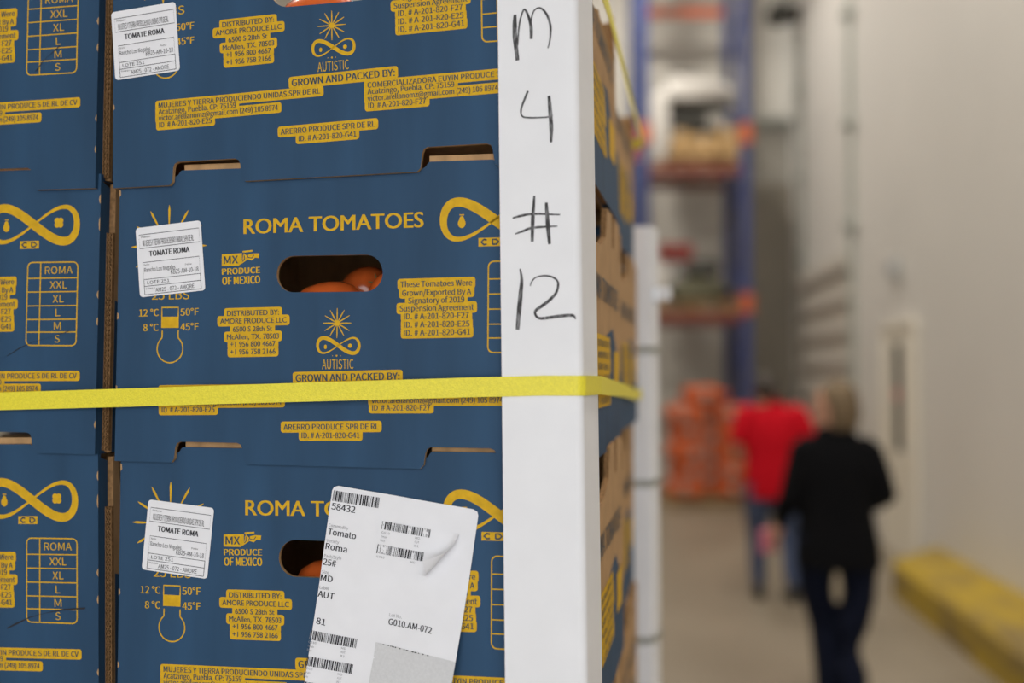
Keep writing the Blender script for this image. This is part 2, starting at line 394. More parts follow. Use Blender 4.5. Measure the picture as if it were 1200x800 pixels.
# yellow curb
V = []; cz = .26
bm = bmesh.new()
prof = [(-.54, 0), (-.54, .22), (-.50, .26), (-.003, .26), (-.003, 0)]
R = []
for y in (0.6, 2.2, 3.8, 5.4, 7.62):
    R.append([bm.verts.new((x, y + (1.3 * (x + .54) if y > 7 else 0), z)) for x, z in prof])
for a, b in zip(R, R[1:]):
    for k in range(5): bm.faces.new((a[k], b[k], b[(k + 1) % 5], a[(k + 1) % 5]))
bm.faces.new(R[0]); bm.faces.new(R[-1][::-1]); bmesh.ops.recalc_face_normals(bm, faces=bm.faces[:])
o = struct('trim_1', bm, 'curb', wl(0), wall_rot, 'wide low yellow painted guard curb at the foot of the wall')

# ------------------------------------------------------------------ storage rack
RX0, RX1, RY0, RY1 = 1.81, 3.20, 13.6, 14.65
rk = empty('storage_rack', ((RX0 + RX1) / 2, RY0, 0)); tag(rk, 'tall blue pallet rack with orange beams against the end wall', 'rack')
hx = (RX1 - RX0) / 2; dy = RY1 - RY0
for sx in (-1, 1):
    for yy in (0, dy):
        bm = bmesh.new(); bx(bm, sx * hx - .065, sx * hx + .065, yy - .05, yy + .05, 0, 8.6, bevel=.008)
        po = link('upright_post', bm_mesh('upright_post', bm, 'rackblue'), rk)
        bm = bmesh.new(); bx(bm, sx * hx - .10, sx * hx + .10, yy - .09, yy + .09, 0, .015); link('foot_plate', bm_mesh('foot_plate', bm, 'rackblue'), po)
    for k in range(7):
        z0 = .3 + k * 1.15
        bm = bmesh.new(); tube(bm, [(sx * hx, .04, z0), (sx * hx, dy - .04, z0 + 1.0)] if k % 2 == 0 else [(sx * hx, dy - .04, z0), (sx * hx, .04, z0 + 1.0)], .022, 8)
        link('frame_brace', bm_mesh('frame_brace', bm, 'rackblue'), rk)
for z in (2.45, 4.48, 7.05):
    for yy in (-.0, dy):
        bm = bmesh.new(); bx(bm, -hx + .07, hx - .07, yy - .03, yy + .03, z - .07, z + .07, bevel=.006)
        be = link('beam', bm_mesh('beam', bm, 'rackorange_shaded' if z < 6 else 'rackorange'), rk)
        for sx in (-1, 1):
            bm = bmesh.new(); bx(bm, sx * hx - .09, sx * hx + .09, yy - .075 if yy == 0 else yy - .06, yy - .052 if yy == 0 else yy + .075, z + (.36 if z > 4 else .05), z + (.64 if z > 4 else .33), bevel=.006); link('beam_connector', bm_mesh('beam_connector', bm, 'rackorange'), be)
    for k in range(4 if z < 6 else 0):
        bm = bmesh.new(); xx = -hx + .22 + k * (2 * hx - .44) / 3; bx(bm, xx - .05, xx + .05, -.03, dy + .03, z + .072, z + .092); link('deck_board', bm_mesh('deck_board', bm, 'wood'), rk)

def wood_pallet(loc, w, d, h, rotz, label, group=None):
    t = empty('wood_pallet', loc, (0, 0, rotz)); tag(t, label, 'pallet', group)
    bm = bmesh.new(); bx(bm, 0, w, -.045, .045, 0, .018); top = bm_mesh('deck_board', bm, 'wood')
    n = max(4, int(d / .17))
    for k in range(n):
        o = link('deck_board', top, t); o.location = (-w / 2, .05 + k * (d - .1) / (n - 1), h - .018)
    for k in (0, n // 2, n - 1):
        o = link('bottom_board', top, t); o.location = (-w / 2, .05 + k * (d - .1) / (n - 1), 0)
    bm = bmesh.new(); bx(bm, -.02, .02, 0, d, .018, h - .018); st = bm_mesh('stringer', bm, 'wood')
    for x in (-w / 2 + .03, 0, w / 2 - .03): o = link('stringer', st, t); o.location = (x, 0, 0)
    return t
rcx = (RX0 + RX1) / 2
# upper shelf load
Z2 = 4.48 + .092; Z1 = 2.45 + .092
wood_pallet((rcx + .05, RY0 + .02, Z2), 1.1, .9, .13, 0, 'wooden pallet under the white wrapped bundle on the rack')
def carton(x, y, z, w, d, h, m, label, name='carton', cat='box', rz=0, tape=True, group=None):
    t = empty(name, (x, y, z), (0, 0, rz)); tag(t, label, cat, group)
    boxpart('carton_body', t, m, -w / 2, w / 2, -d / 2, d / 2, 0, h, bevel=.008)
    if tape: boxpart('tape_strip', t, 'sacklabel', -.03, .03, -d / 2 - .002, d / 2 + .002, h - .1, h + .002)
    return t
for k, (xx, ww, hh) in enumerate(((-.30, .36, .36), (.10, .38, .30), (.46, .28, .40))):
    carton(rcx + xx + .05, RY0 + .34, Z2 + .131, ww, .5, hh, 'tanbox', ('tan carton at the left of the upper rack load', 'tan carton in the middle of the upper rack load', 'tan carton at the right of the upper rack load')[k], group='tan cartons on the rack')
carton(rcx + .1, RY0 + .40, Z2 + .131 + .401, .78, .5, .36, 'dark', 'dark crate between tan cartons and white wrap', 'dark_crate', 'crate', tape=False)
carton(rcx + .34, RY0 + .13, Z2 + .131 + .401, .26, .05, .18, 'sacklabel', 'pale grey panel leaning on the dark crate', 'grey_sheet', 'sheet', tape=False)
def drape(name, x, y, z, rx, ry, rz, seed, m, label, cat, fold=.05, flat=.0):
    rnd = random.Random(seed); ph = [rnd.uniform(0, 6.28) for _ in range(6)]
    bm = bmesh.new(); bmesh.ops.create_uvsphere(bm, u_segments=32, v_segments=18, radius=1)
    for v in bm.verts:
        a = math.atan2(v.co.y, v.co.x); e = v.co.z
        f = 1 + fold * (sin(3 * a + ph[0]) + .6 * sin(7 * a + ph[1] + 3 * e)) + fold * .8 * sin(5 * e + ph[2] + 2 * a)
        s = (abs(v.co.x) ** .7 * (1 if v.co.x > 0 else -1), abs(v.co.y) ** .7 * (1 if v.co.y > 0 else -1))
        v.co = Vector((s[0] * rx * f, s[1] * ry * f, max(v.co.z, -flat if flat else -1) * rz * (1 + .5 * fold * sin(4 * a + ph[3]))))
    zm = min(v.co.z for v in bm.verts)
    for v in bm.verts: v.co.z -= zm
    o = link(name, bm_mesh(name, bm, m, True)); o.location = (x, y, z); return tag(o, label, cat)
drape('wrapped_bundle', rcx + .05, RY0 + .42, Z2 + .131 + .762, .555, .42, .28, 3, 'tarp', 'white film wrapped bundle on top of the upper rack load', 'bundle', .06, .4)
drape('hanging_film', rcx - .46, RY0 + .05, Z2 + .01, .13, .08, .50, 5, 'tarp', 'white plastic film hanging down left of the tan cartons', 'plastic film', .09)
# lower shelf load
wood_pallet((rcx + .02, RY0 + .02, Z1), 1.12, .9, .13, 0, 'wooden pallet under the dark clutter on the lower rack shelf')
drape('dark_sack', rcx + .12, RY0 + .40, Z1 + .131, .40, .30, .24, 8, 'olive', 'dark olive heap lying on the lower rack pallet', 'sack', .09, .5)
drape('dark_bag', rcx + .14, RY0 + .36, Z1 + .131 + .375, .24, .2, .16, 11, 'dark', 'black bag slumped on the olive heap', 'bag', .1, .5)
drape('white_drum_bag', rcx - .47, RY0 + .28, Z1 + .131, .13, .15, .31, 12, 'tarp', 'pale bag standing left of the olive heap', 'bag', .05, .8)
t = empty('red_crate', (rcx - .14, RY0 + .80, Z1 + .131 + .655)); tag(t, 'small red crate topmost on the lower rack shelf', 'crate')
boxpart('crate_body', t, 'red', -.22, .22, -.15, .15, 0, .20, bevel=.01); boxpart('crate_rim', t, 'red', -.235, .235, -.165, .165, .175, .215, bevel=.008)
for k in range(3): boxpart('crate_slot', t, 'dark', -.17 + k * .12, -.09 + k * .12, -.153, -.148, .06, .13)
carton(rcx - .19, RY0 + .84, Z1 + .131, .36, .20, .654, 'tarp', 'pale carton standing behind the bags on the lower shelf', tape=False)

# orange sacks on the floor
wood_pallet((2.53, 13.08 - .62, 0), 1.14, 1.0, .12, 0, 'wooden pallet under the pile of orange sacks')
bm = bmesh.new(); bmesh.ops.create_uvsphere(bm, u_segments=24, v_segments=14, radius=1)
for v in bm.verts:
    f = lambda q, p: math.copysign(abs(q) ** p, q)
    v.co = Vector((f(v.co.x, .6) * .27, f(v.co.y, .6) * .2, f(v.co.z, .75) * .117))
    v.co.z *= 1 + .08 * sin(v.co.x * 22) + .05 * sin(v.co.y * 31)
    v.co.x *= 1 + .05 * sin(v.co.y * 20)
sack_me = bm_mesh('sack_body', bm, 'sack', True)
bm = bmesh.new(); hrings(bm, [(0, 0, 0, .055, .055), (0, 0, .006, .055, .055)], 20); lab_me = bm_mesh('round_label', bm, 'sacklabel')
bm = bmesh.new(); ring_loft(bm, [(Vector((0, 0, 0)), Vector((0, .03, 0)), Vector((0, 0, .03))), (Vector((.05, 0, 0)), Vector((0, .055, 0)), Vector((0, 0, .045)))], 12); ear_me = bm_mesh('tied_end', bm, 'sack', True)
ordn = ['lowest', 'second', 'third', 'fourth', 'fifth', 'sixth', 'seventh']
for row in range(6):
    for col in range(2 if row < 5 else 1):
        x = 2.53 - .285 + col * .57 + (.02 if row % 2 else -.02); y = 12.72 + (.015 if (row + col) % 2 else -.015)
        if row == 5: x = 2.45
        t = empty('orange_sack', (x, y, .125 + .118 + row * .233), (0, 0, random.uniform(-.05, .05)))
        tag(t, f'orange mesh sack, {ordn[row]} row from the pallet, {"left" if col == 0 else "right"} stack' if row < 5 else 'single orange mesh sack topmost on the pile', 'sack', 'orange sacks piled before the rack')
        link('sack_body', sack_me, t)
        e1 = link('tied_end', ear_me, t); e1.location = (.262, 0, .02)
        o = link('round_label', lab_me, t); o.location = (random.uniform(-.1, .1), -.197, random.uniform(-.02, .03)); o.rotation_euler = (radians(90), 0, 0)

# ------------------------------------------------------------------ the tomato boxes
YAW = radians(11.0)
PR = Vector((cos(YAW), -sin(YAW), 0)); PN = Vector((sin(YAW), cos(YAW), 0)); PO = Vector((-.3471, .8749, 0))
def pal(u, s, z): return PO + PR * u + PN * s + Vector((0, 0, z))

gold = Ink(); navy = Ink()
def gtext(t, a, b, cap, bold=0.03, font=1): gold.text(t, a, b, cap, bold, 0.0, font)
blob_i = [0]
def on_blob(t, a, b, cap, bold=0.034, font=1, **k):
    blob_i[0] += 1
    gold.blob(a, b, cap, off=0.004 * (blob_i[0] % 12) + 0.02, **k); navy.text(t, a, b, cap, bold, 0.0, font)
# heading, weights, temperatures
gtext('ROMA TOMATOES', (118, 187.6), (278.3, 190.2), 12.6, 0.035, 0)
gtext('25 LBS', (33, 132), (68.5, 132.2), 7.4, .02)
gtext('12 °C', (20.9, 117.3), (39.9, 117.7), 6.1); gtext('50°F', (60.3, 117.8), (77.7, 118.3), 6.1)
gtext('8 °C', (25.2, 104.5), (40, 104.8), 6.1); gtext('45°F', (60.6, 105.1), (77.8, 105.5), 6.1)
gold.ribbon([(42.8, 117), (42.8, 125), (58.4, 125), (58.4, 117)], 1.2)
gold.poly([(42.4, 107.3), (58.9, 107.3), (58.9, 117), (42.4, 117)])
arc = [(51 + 12.2 * cos(radians(a)), 89.2 + 12.2 * sin(radians(a))) for a in range(130, 411, 14)]
gold.ribbon([(43.4, 105), (43.4, 99.5)] + arc + [(58.6, 99.5), (58.6, 105)], 1.1)
for k in range(12):
    a = radians(k * 30); c = (48.2, 178.4)
    gold.ribbon([(c[0] + r * cos(a), c[1] + r * sin(a)) for r in (17, 27, 32, 36)], [.9, 1.8, 2.0, .3])
gold.disc((48.2, 178.4), 10, n=24)
# MX mark
gold.poly([(98.3, 160.3), (114, 160.5), (117, 163), (117, 171.3), (98.3, 170.6)]); navy.text('MX', (100.2, 162.3), (113.6, 162.6), 6.6, .03)
gold.poly([(115.5, 161.3), (118.5, 163.3), (121.5, 165.2), (121, 168.5), (118, 170), (117.6, 166)], .02)
gold.poly([(121.5, 166), (126, 164.8), (129, 167.3), (132.4, 166.7), (132.8, 170.8), (127, 171), (122.5, 169.8)], .02)
gold.poly([(117.5, 171.7), (126.5, 172.4), (126.5, 173.8), (117.5, 173.1)])
gold.ribbon([(118.5, 170.9), (121.5, 168.2), (125, 168), (127.5, 170.2)], 1.0, off=.03)
navy.ribbon([(121.3, 170.6), (122.6, 167.6), (126, 166.9), (128, 169.6)], .7); navy.ribbon([(117.6, 164), (119.5, 166.5), (119.2, 169)], .7)
gtext('PRODUCE', (98.6, 152.9), (134, 154), 5.3, .06); gtext('OF MEXICO', (99, 144.2), (134.1, 145.3), 6.6, .05)
# distributor
for t, a, b in (('DISTRIBUTED BY:', (103.9, 117.3), (151.8, 118.2)), ('AMORE PRODUCE LLC', (97.7, 110.6), (158.7, 111.6)), ('6500 S 28th St', (109.7, 103.7), (145.6, 104.5)),
                ('McAllen, TX. 78503', (104.2, 97.1), (151.9, 98)), ('+1 956 800 4667', (107.5, 90.8), (148.9, 91.7)), ('+1 956 758 2166', (107.6, 84.2), (149, 85.1))):
    on_blob(t, a, b, 4.5, 0.028, font=0)
# growers' statement
for t, a, b in (('These Tomatoes Were', (258.8, 140.4), (319.9, 141.4)), ('Grown/Exported By A', (260.3, 133.3), (319.2, 134.2)), ('Signatory of 2019', (265.5, 126.9), (313.5, 127.7)),
                ('Suspension Agreement', (258.2, 120.4), (321.5, 121.4)), ('ID. # A-201-820-F27', (262, 113.8), (317.4, 114.7)), ('ID. # A-201-820-E25', (262.1, 107), (318, 107.9)), ('ID. # A-201-820-G41', (262.1, 100.2), (318.6, 101.2))):
    on_blob(t, a, b, 4.8)
on_blob('GROWN AND PACKED BY:', (167.4, 61.6), (258.9, 64.1), 5.9, .045)
for t, a, b in (('MUJERES Y TIERRA PRODUCIENDO UNIDAS SPR DE RL', (43.8, 51), (193, 53.8)), ('Acatzingo, Puebla. CP: 75159', (43.8, 45.4), (116.4, 46.8)), ('victor.arellanomz@gmail.com (249) 105 8974', (43.8, 39.9), (155, 42.2)), ('ID  # A-201-820-E25', (44.4, 33.9), (94, 34.9))):
    on_blob(t, a, b, 4.6, lo=2.4, hi=2.0, pad=3)
for t, a, b in (('COMERCIALIZADORA EUYIN PRODUCE S DE RL DE CV', (234.8, 55.6), (384.7, 57.8)), ('Acatzingo, Puebla. CP: 75159', (234.8, 50.1), (309.6, 51.3)), ('victor.arellanomz@gmail.com (249) 105 8974', (234.8, 44.3), (346.4, 46)), ('ID  # A-201-820-F27', (235.4, 38.2), (285.3, 39))):
    on_blob(t, a, b, 4.6, lo=2.4, hi=2.0, pad=3)
navy.line((120, 48.4), (153, 49.1), .5); navy.line((313, 53), (346, 53.5), .5)
on_blob('ARERRO PRODUCE SPR DE RL', (157.2, 20.8), (241.3, 22.7), 4.8); on_blob('ID. # A-201-820-G41', (173.4, 14.2), (224.7, 15.2), 4.6)
# infinity emblems
def infinity(c, A, B, w0, w1):
    P = []; Wd = []
    for k in range(72):
        t = 2 * pi * k / 72
        P.append((c[0] + A * cos(t), c[1] + B * sin(2 * t))); Wd.append(w0 + (w1 - w0) * (.5 - .5 * sin(t)) ** .6)
    gold.ribbon(P, Wd, True, .05)
infinity((338.2, 194.9), 43.2, 15.4, 1.8, 8.3)
gold.disc((310.6, 192.6), 3.3, 3.9, off=.02); gold.disc((310.6, 196), 2.0, 2.6, off=.03); gold.line((308.6, 199.6), (312.6, 199.6), .9)
for a in range(4): gold.disc((363.4 + 2.5 * cos(radians(45 + 90 * a)), 196.2 + 2.5 * sin(radians(45 + 90 * a))), 2.7, off=.02 + .005 * a)
gold.poly([(324.8, 173.2), (344, 173.4), (344, 180.4), (324.8, 180.2)])
navy.ribbon([(333 - 1.2, 178.3), (329.5, 179), (327, 176.8), (329.5, 174.6), (333 - 1.2, 175.2)], 1.5); navy.ribbon([(336.6, 174.9), (336.6, 178.9), (339.6, 178.9), (341.8, 176.9), (339.6, 174.9), (336.6, 174.9)], 1.4)
infinity((205, 92.2), 18.4, 6.4, .7, 3.4)
gold.disc((193.6, 91), 1.3, 1.9); gold.disc((215.3, 92), 1.8)
for k in range(12):
    a = radians(k * 30); gold.ribbon([(203.7 + r * cos(a), 111 + r * sin(a)) for r in (.5, 8, 12.6)], [.8, 1.0, .5], off=.01)
gold.disc((203.7, 111), 2.3, off=.03)
gtext('AUTISTIC', (190.8, 72.3), (218.6, 72.8), 8.0, .0)
for x in (200, 203.6, 207): gold.disc((x, 83.6), .8 if x == 203.6 else .35)
# size table
tb = rrect(333.3, 86.6, 383.2, 160.9, 4.5, 4); gold.ribbon(tb, 1.1, True)
gold.line((346.3, 86.8), (346.3, 160.8), 1.1, .02)
rows = (146.5, 134.3, 121.9, 109.7, 98.4)
for v in rows: gold.line((333.5, v), (383, v + .3), 1.0, .04)
for t, cxm, v, wd in (('ROMA', 364.4, 150.4, 27.5), ('XXL', 364.5, 137.2, 17), ('XL', 364.5, 124.9, 11), ('L', 364.5, 112.6, 4.6), ('M', 364.5, 100.8, 7), ('S', 364.5, 89.3, 5)):
    gold.text(t, (cxm - wd / 2, v), (cxm + wd / 2, v + .2), 6.6, 0.0)

# side print
sgold = Ink(); snavy = Ink(); sblue = Ink()
sblue.poly([(16, -8), (378, -8), (378, 62), (270, 118), (120, 96), (16, 128)])
snavy.text('ROMA TOMATOES', (60, 140), (330, 140), 22, .03)
for k in range(6): sgold.blob((112 + 4 * k, 96 - 11 * k), (232 + 5 * (k % 3), 96 - 11 * k), 8, pad=5, lo=3, hi=3, off=.01 * k); snavy.text(('DISTRIBUTED BY:', 'AMORE PRODUCE LLC', '6500 S 28th St', 'McAllen, TX. 78503', '+1 956 800 4667', '+1 956 758 2166')[k], (116 + 4 * k, 96 - 11 * k), (228, 96 - 11 * k), 6, .02, 0.0, 0)
for k in range(4): sgold.blob((288, 84 - 10 * k), (345, 84 - 10 * k), 7, pad=4, lo=3, hi=3, off=.01 * k)

# sticker print (62 x 61 mm)
stk = Ink()
def box_lines(I, u0, v0, u1, v1, w=.45): I.ribbon([(u0, v0), (u1, v0), (u1, v1), (u0, v1)], w, True)
box_lines(stk, 3, 42.5, 60, 54.5); box_lines(stk, 5, 15, 58.5, 30); stk.line((5, 9), (58.5, 9), .45); stk.line((5, 1.8), (58.5, 1.8), .45); stk.line((5, 1.8), (5, 15), .4); stk.line((58.5, 1.8), (58.5, 15), .4)
stk.text('MUJERES Y TIERRA PRODUCIENDO UNIDAS SPR DE RL', (6, 44.2), (54.5, 44.2), 5.2, -.012); stk.text('Productor', (5, 51.6), (14, 51.6), 1.4)
stk.text('TOMATE ROMA', (11.5, 34.8), (50, 34.8), 4.6, .05); stk.text('Rancho', (6, 27.2), (11, 27.2), 1.3)
stk.text('Rancho Los Nogales', (6, 21.5), (35.5, 21.5), 3.6, -.012); stk.text('Folio', (45, 23.6), (51, 23.6), 1.4)
stk.text('KB25-AM-10-18', (31, 17.2), (57, 17.2), 4.0, -.016); stk.text('LOTE 251', (8, 10.6), (29, 10.6), 2.8, .004)
stk.text('Embarque', (6.5, 6.4), (15, 6.4), 1.2); stk.text('AM25 - 072 - AMORE', (15.5, 3.2), (52, 3.2), 3.5, -.004)

# big pallet label: everything in box-face millimetres, wrapped on the curved paper
LO = (197.3, 215.4); LA = radians(-8.0); LX = (cos(LA), sin(LA)); LY = (sin(LA), -cos(LA))       # LY points down the sheet
def L2(x, y): return (LO[0] + LX[0] * x + LY[0] * y, LO[1] + LX[1] * x + LY[1] * y)
def Linv(u, v):
    a, b = u - LO[0], v - LO[1]; return a * LX[0] + b * LX[1], a * LY[0] + b * LY[1]
def sheet_warp(u, v):
    x, y = Linv(u, v)
    f = max(0.0, (x - 88) * .9 + (y - 92) * .85 - 8); f2 = max(0.0, y - 84)
    return .0012 + .00016 * min(f, 70) + .000012 * f2 + .0004 * sin(x * .09 + y * .05)
lab = Ink(); labg = Ink()
def bars(I, q, n=44, seed=1):
    rnd = random.Random(seed); (a, b, c, d) = q; x = 0.0
    while x < .985:
        wd = rnd.choice((.010, .012, .018, .030)); x1 = min(1, x + wd)
        P = lambda t, s: (a[0] + (b[0] - a[0]) * t + (c[0] - a[0]) * s, a[1] + (b[1] - a[1]) * t + (c[1] - a[1]) * s)
        (I if rnd.random() > .15 else labg).poly([P(x, 1), P(x1, 1), P(x1, 0), P(x, 0)]); x = x1 + rnd.choice((.010, .014, .022))
bars(lab, ((198.3, 210.9), (238.9, 205.6), (196.9, 202.2), (238, 197.2)), seed=1)
bars(lab, ((179.1, 93.9), (220.4, 88.6), (177.7, 86.2), (219, 81)), seed=2); bars(lab, ((176.3, 72.5), (217.6, 67.4), (174.9, 64.6), (216.2, 59.6)), seed=3)
bars(lab, ((173.5, 51.5), (214.6, 46.4), (172.3, 43.6), (213.4, 38.6)), seed=4)
for t, a, b, cap in (('58432', (196, 195.2), (217, 192.4), 5.4), ('Tomato', (193.1, 174), (217.6, 170.7), 5.2), ('Roma', (191, 161.8), (209.8, 159.2), 5.2), ('25#', (188.8, 148.7), (200.2, 147.1), 5.2),
                     ('MD', (186.7, 135.5), (197.3, 134), 5.2), ('AUT', (184.3, 121.9), (198.9, 119.9), 5.2), ('81', (183.3, 99.5), (191.6, 98.3), 5.2), ('G010.AM-072', (246.3, 101.9), (284.2, 96.9), 5.0)):
    lab.text(t, a, b, cap, .03)
for t, a, b in (('Commodity', (194, 180.6), (211, 178.3)), ('Variety', (192, 167.9), (203, 166.4)), ('Pack/Style', (190, 155), (205, 153)), ('Size', (188, 141.6), (194, 140.8)), ('Label', (186, 128.6), (194, 127.5)), ('Lot No.', (247.2, 108.6), (258, 107.2))):
    labg.text(t, a, b, 2.6, -.005)
for (u, v) in ((177, 83.4), (174, 61.8)):
    for k in range(3): labg.text(('G010', 'Tomato', 'Rom')[k], (u - .5 * k, v - 3.2 * k), (u + 7 - 2 * k, v - 3.2 * k - .9), 1.7, -.005); labg.text(('MD', 'AUT', '81')[k], (u + 29 - .5 * k, v - 3.2 * k - 3.6), (u + 33 - .5 * k, v - 3.2 * k - 4.1), 1.7, -.005)
rnd = random.Random(9); x = 0
while x < .97:
    wd = rnd.choice((.02, .03, .05)); lab.line((242 + 40.7 * x, 85.3 - 5.4 * x), (242 + 40.7 * min(1, x + wd), 85.3 - 5.4 * min(1, x + wd)), .8); x += wd + rnd.choice((.015, .03, .07))
# small half-peeled sticker on the sheet
pk = Ink(); pkg = labg
bars(pk, ((241.2, 186.6), (282.5, 180.9), (240.1, 180), (281.4, 174.4)), seed=6); bars(pk, ((237.3, 167.6), (277.5, 162.0), (236, 160.2), (276, 154.6)), seed=7)
for (u, v) in ((240.2, 176.5), (236, 156.6)):
    for k in range(3 if v > 170 else 1): labg.text(('G010', 'Tomato', 'Rom')[k], (u - .5 * k, v - 3.2 * k), (u + 7 - 2 * k, v - 3.2 * k - .9), 1.7, -.005, .3)
    for k in range(3 if v > 170 else 1): labg.text(('MD', 'AUT', '81')[k], (u + 29 - .5 * k, v - 3.2 * k - 3.6), (u + 33 - .5 * k, v - 3.2 * k - 4.1), 1.7, -.005, .3)

bake_text()
gold_me = gold.build('gold_print', 'gold', .00012); navy_me = navy.build('navy_print', 'navy', .0003)
sblue_me = sblue.build('blue_patch', 'blue', .0002, axis='side'); sgold_me = sgold.build('gold_print', 'gold', .0005, axis='side'); snavy_me = snavy.build('navy_print', 'navy', .0009, axis='side')
stk_me = stk.build('sticker_print', 'ink', .0009)

def front_panel(vb, nt, hv=0):
    o = [(0, vb), (54, vb), (56.5, vb + 3), (57.5, nt - 5), (59, nt - 1.5), (62, nt), (115, nt), (118.5, nt - 1.5), (120, nt - 5), (121.5, vb + 3), (124, vb), (277, vb), (280, vb + 3), (281.5, nt - 5), (283, nt - 1.5), (286, nt), (336, nt), (339.5, nt - 1.5), (341, nt - 5), (342.5, vb + 3), (346, vb), (404, vb),
         (404, 239), (343, 239), (340, 240.5), (338, 243.5), (336.5, 244.5), (283, 244.5), (281.5, 243.5), (279.5, 240.5), (277, 239), (122, 239), (119, 240.5), (117, 243.5), (115.5, 244.5), (59.5, 244.5), (58, 243.5), (56, 240.5), (53, 239), (0, 239)]
    hole = rrect(149, 137.2 + hv, 243.2, 168.2 + hv, 15.3, 8)
    return extrude_outline('front_panel', [o, hole], .004, ['blue', 'kraft', 'kraft'], edge_blue=(0, 404))
fp_std = front_panel(-9, 9); fp_top = front_panel(-17, 3, -7)
def side_outline(drop):
    return [(14, -8), (80, -8), (84, 2), (150, 2), (154, -8), (250, -8), (254, 2), (320, 2), (324, -8), (376, -8), (376, 232), (366, 232), (362, 200 - drop), (354, 196 - drop), (350, 238 - 2.2 * drop), (285, 238 - 2.2 * drop), (282, 205 - drop), (262, 203 - drop), (259, 238 - 2.2 * drop), (205, 236 - 2.2 * drop), (196, 206 - drop), (150, 192 - drop), (60, 186 - drop), (26, 196 - drop), (22, 232 - drop), (14, 232 - drop)]
flap_std = extrude_outline('side_flap', [side_outline(0)], .0055, ['kraft', 'kraft', 'kraftdark'], 'side')
flap_top = extrude_outline('side_flap', [side_outline(28)], .0055, ['kraft', 'kraft', 'kraftdark'], 'side')
sp_out = [(4, -9), (388, -9), (388, 180), (150, 178), (30, 178), (22, 226), (4, 232)]
side_std = extrude_outline('side_panel', [sp_out], .004, ['blue', 'kraft', 'kraft'], 'side')
bm = bmesh.new(); bx(bm, 0, .404, .388, .392, -.009, .233); back_me = bm_mesh('back_panel', bm, 'kraft')
bm = bmesh.new(); bx(bm, .004, .400, .014, .388, .010, .014); bot_me = bm_mesh('bottom_panel', bm, 'kraft')
bm = bmesh.new(); bx(bm, .0, .0560, .0042, .0082, .19, .2502); tab_me = bm_mesh('tab_liner', bm, 'kraft')
# corrugated cut edge seen in the gap between columns: two wavy flutes between liner sheets
bm = bmesh.new()
def sheet_strip(pts, th, y0, y1):
    vs = []
    for x, z in pts: vs.append([bm.verts.new((x + dx, y, z)) for dx, y in ((-th / 2, y0), (th / 2, y0), (th / 2, y1), (-th / 2, y1))])
    for a, b in zip(vs, vs[1:]):
        for k in range(4): bm.faces.new((a[k], a[(k + 1) % 4], b[(k + 1) % 4], b[k]))
zs = [-.006 + .0015 * k for k in range(130)]
for xc, amp in ((.0016, .0011), (.0042, .0013)): sheet_strip([(xc + amp * sin(k * 2.1), z) for k, z in enumerate(zs)], .0005, .0, .004)
for xc in (.0002, .0029, .0058): sheet_strip([(xc, -.006), (xc, .188)], .0005, .0, .004)
bmesh.ops.recalc_face_normals(bm, faces=bm.faces[:]); flute_me = bm_mesh('fluted_edge', bm, 'kraftdark')
# scuffed fold at the corners
sc_ink = Ink(); rnd = random.Random(4)
for k in range(8):
    v = 20 + k * 28.5 + rnd.uniform(-5, 5); h = rnd.uniform(3, 7)
    if k in (2, 5): continue
    sc_ink.poly([(404.1, v - h), (404.1, v + h), (403.3, v + h * .7), (402.5 + rnd.uniform(-.4, .5), v), (403.2, v - h * .7)])
    if k % 2: sc_ink.poly([(-.1, v - h * .7 + 9), (1.6, v + 8), (1.2, v + h * .7 + 9), (-.1, v + h * .7 + 10)])
scuff_me = sc_ink.build('scuffed_fold', 'kraft', .0002)

def make_box(top=False):
    t = empty('tomato_box'); tag(t, 'x', 'box')
    f = link('front_panel', fp_top if top else fp_std, t)
    f['label'] = 'blue front panel printed in gold with an oval handle hole'
    link('gold_print', gold_me, f); link('navy_print', navy_me, f); link('scuffed_fold', scuff_me, f)
    for x, flip in ((.400, False), (.0, True)):
        o = link('side_panel', side_std, t); o.location.x = x
        if flip: o.scale.x = -1; o.location.x = .004
    for flip in (False, True):
        o = link('side_flap', flap_top if top else flap_std, t); o.location.x = .0 if flip else .4042
        if flip: o.scale.x = -1; o.location = (-.0002, .008, 0)
        o['label'] = 'kraft brown side flap with blue and gold print'
        if not flip:
            for me in (sblue_me, sgold_me, snavy_me): link(me.name.split('.')[0], me, o).location.x = .0055
        e = link('fluted_edge', flute_me, o); e.location = (0, .0098, 0)
    link('back_panel', back_me, t); link('bottom_panel', bot_me, t); 
    for x in (.0595, .2815): link('tab_liner', tab_me, t).location.x = x
    return t
proto = make_box(); proto_top = make_box(True)
used = {False: False, True: False}
def put_box(u, s, z, roll, label, top=False, dyaw=0.0):
    p = proto_top if top else proto
    o = copy_tree(p) if used[top] else p
    used[top] = True
    o.location = pal(u, s, z); o.rotation_euler = (0, -radians(roll), -YAW + radians(dyaw))
    o['label'] = label; o['category'] = 'box'; o['group'] = 'blue tomato boxes stacked on pallets'
    return o
B = {}
B['TC'] = put_box(-.0022, -.006, 1.8599, .8, 'top blue tomato box in front with sticker over its left edge', True)
B['MC'] = put_box(0, -.0015, 1.613, -.38, 'middle blue tomato box with yellow strap across and square white sticker')
B['BC'] = put_box(.0025, .003, 1.3722, -.14, 'lower blue tomato box carrying the large white pallet label')
B['TL'] = put_box(-.4234, -.006, 1.8641, -.48, 'top blue tomato box cut by left frame edge', True)
B['ML'] = put_box(-.4233, -.0015, 1.6223, -.58, 'middle blue tomato box at left edge under the yellow strap')
B['BL'] = put_box(-.419, .003, 1.3669, 1.0, 'lower blue tomato box at left edge with pen stroke through S row')
ordw = ['lowest', 'second', 'third', 'fourth', 'fifth']
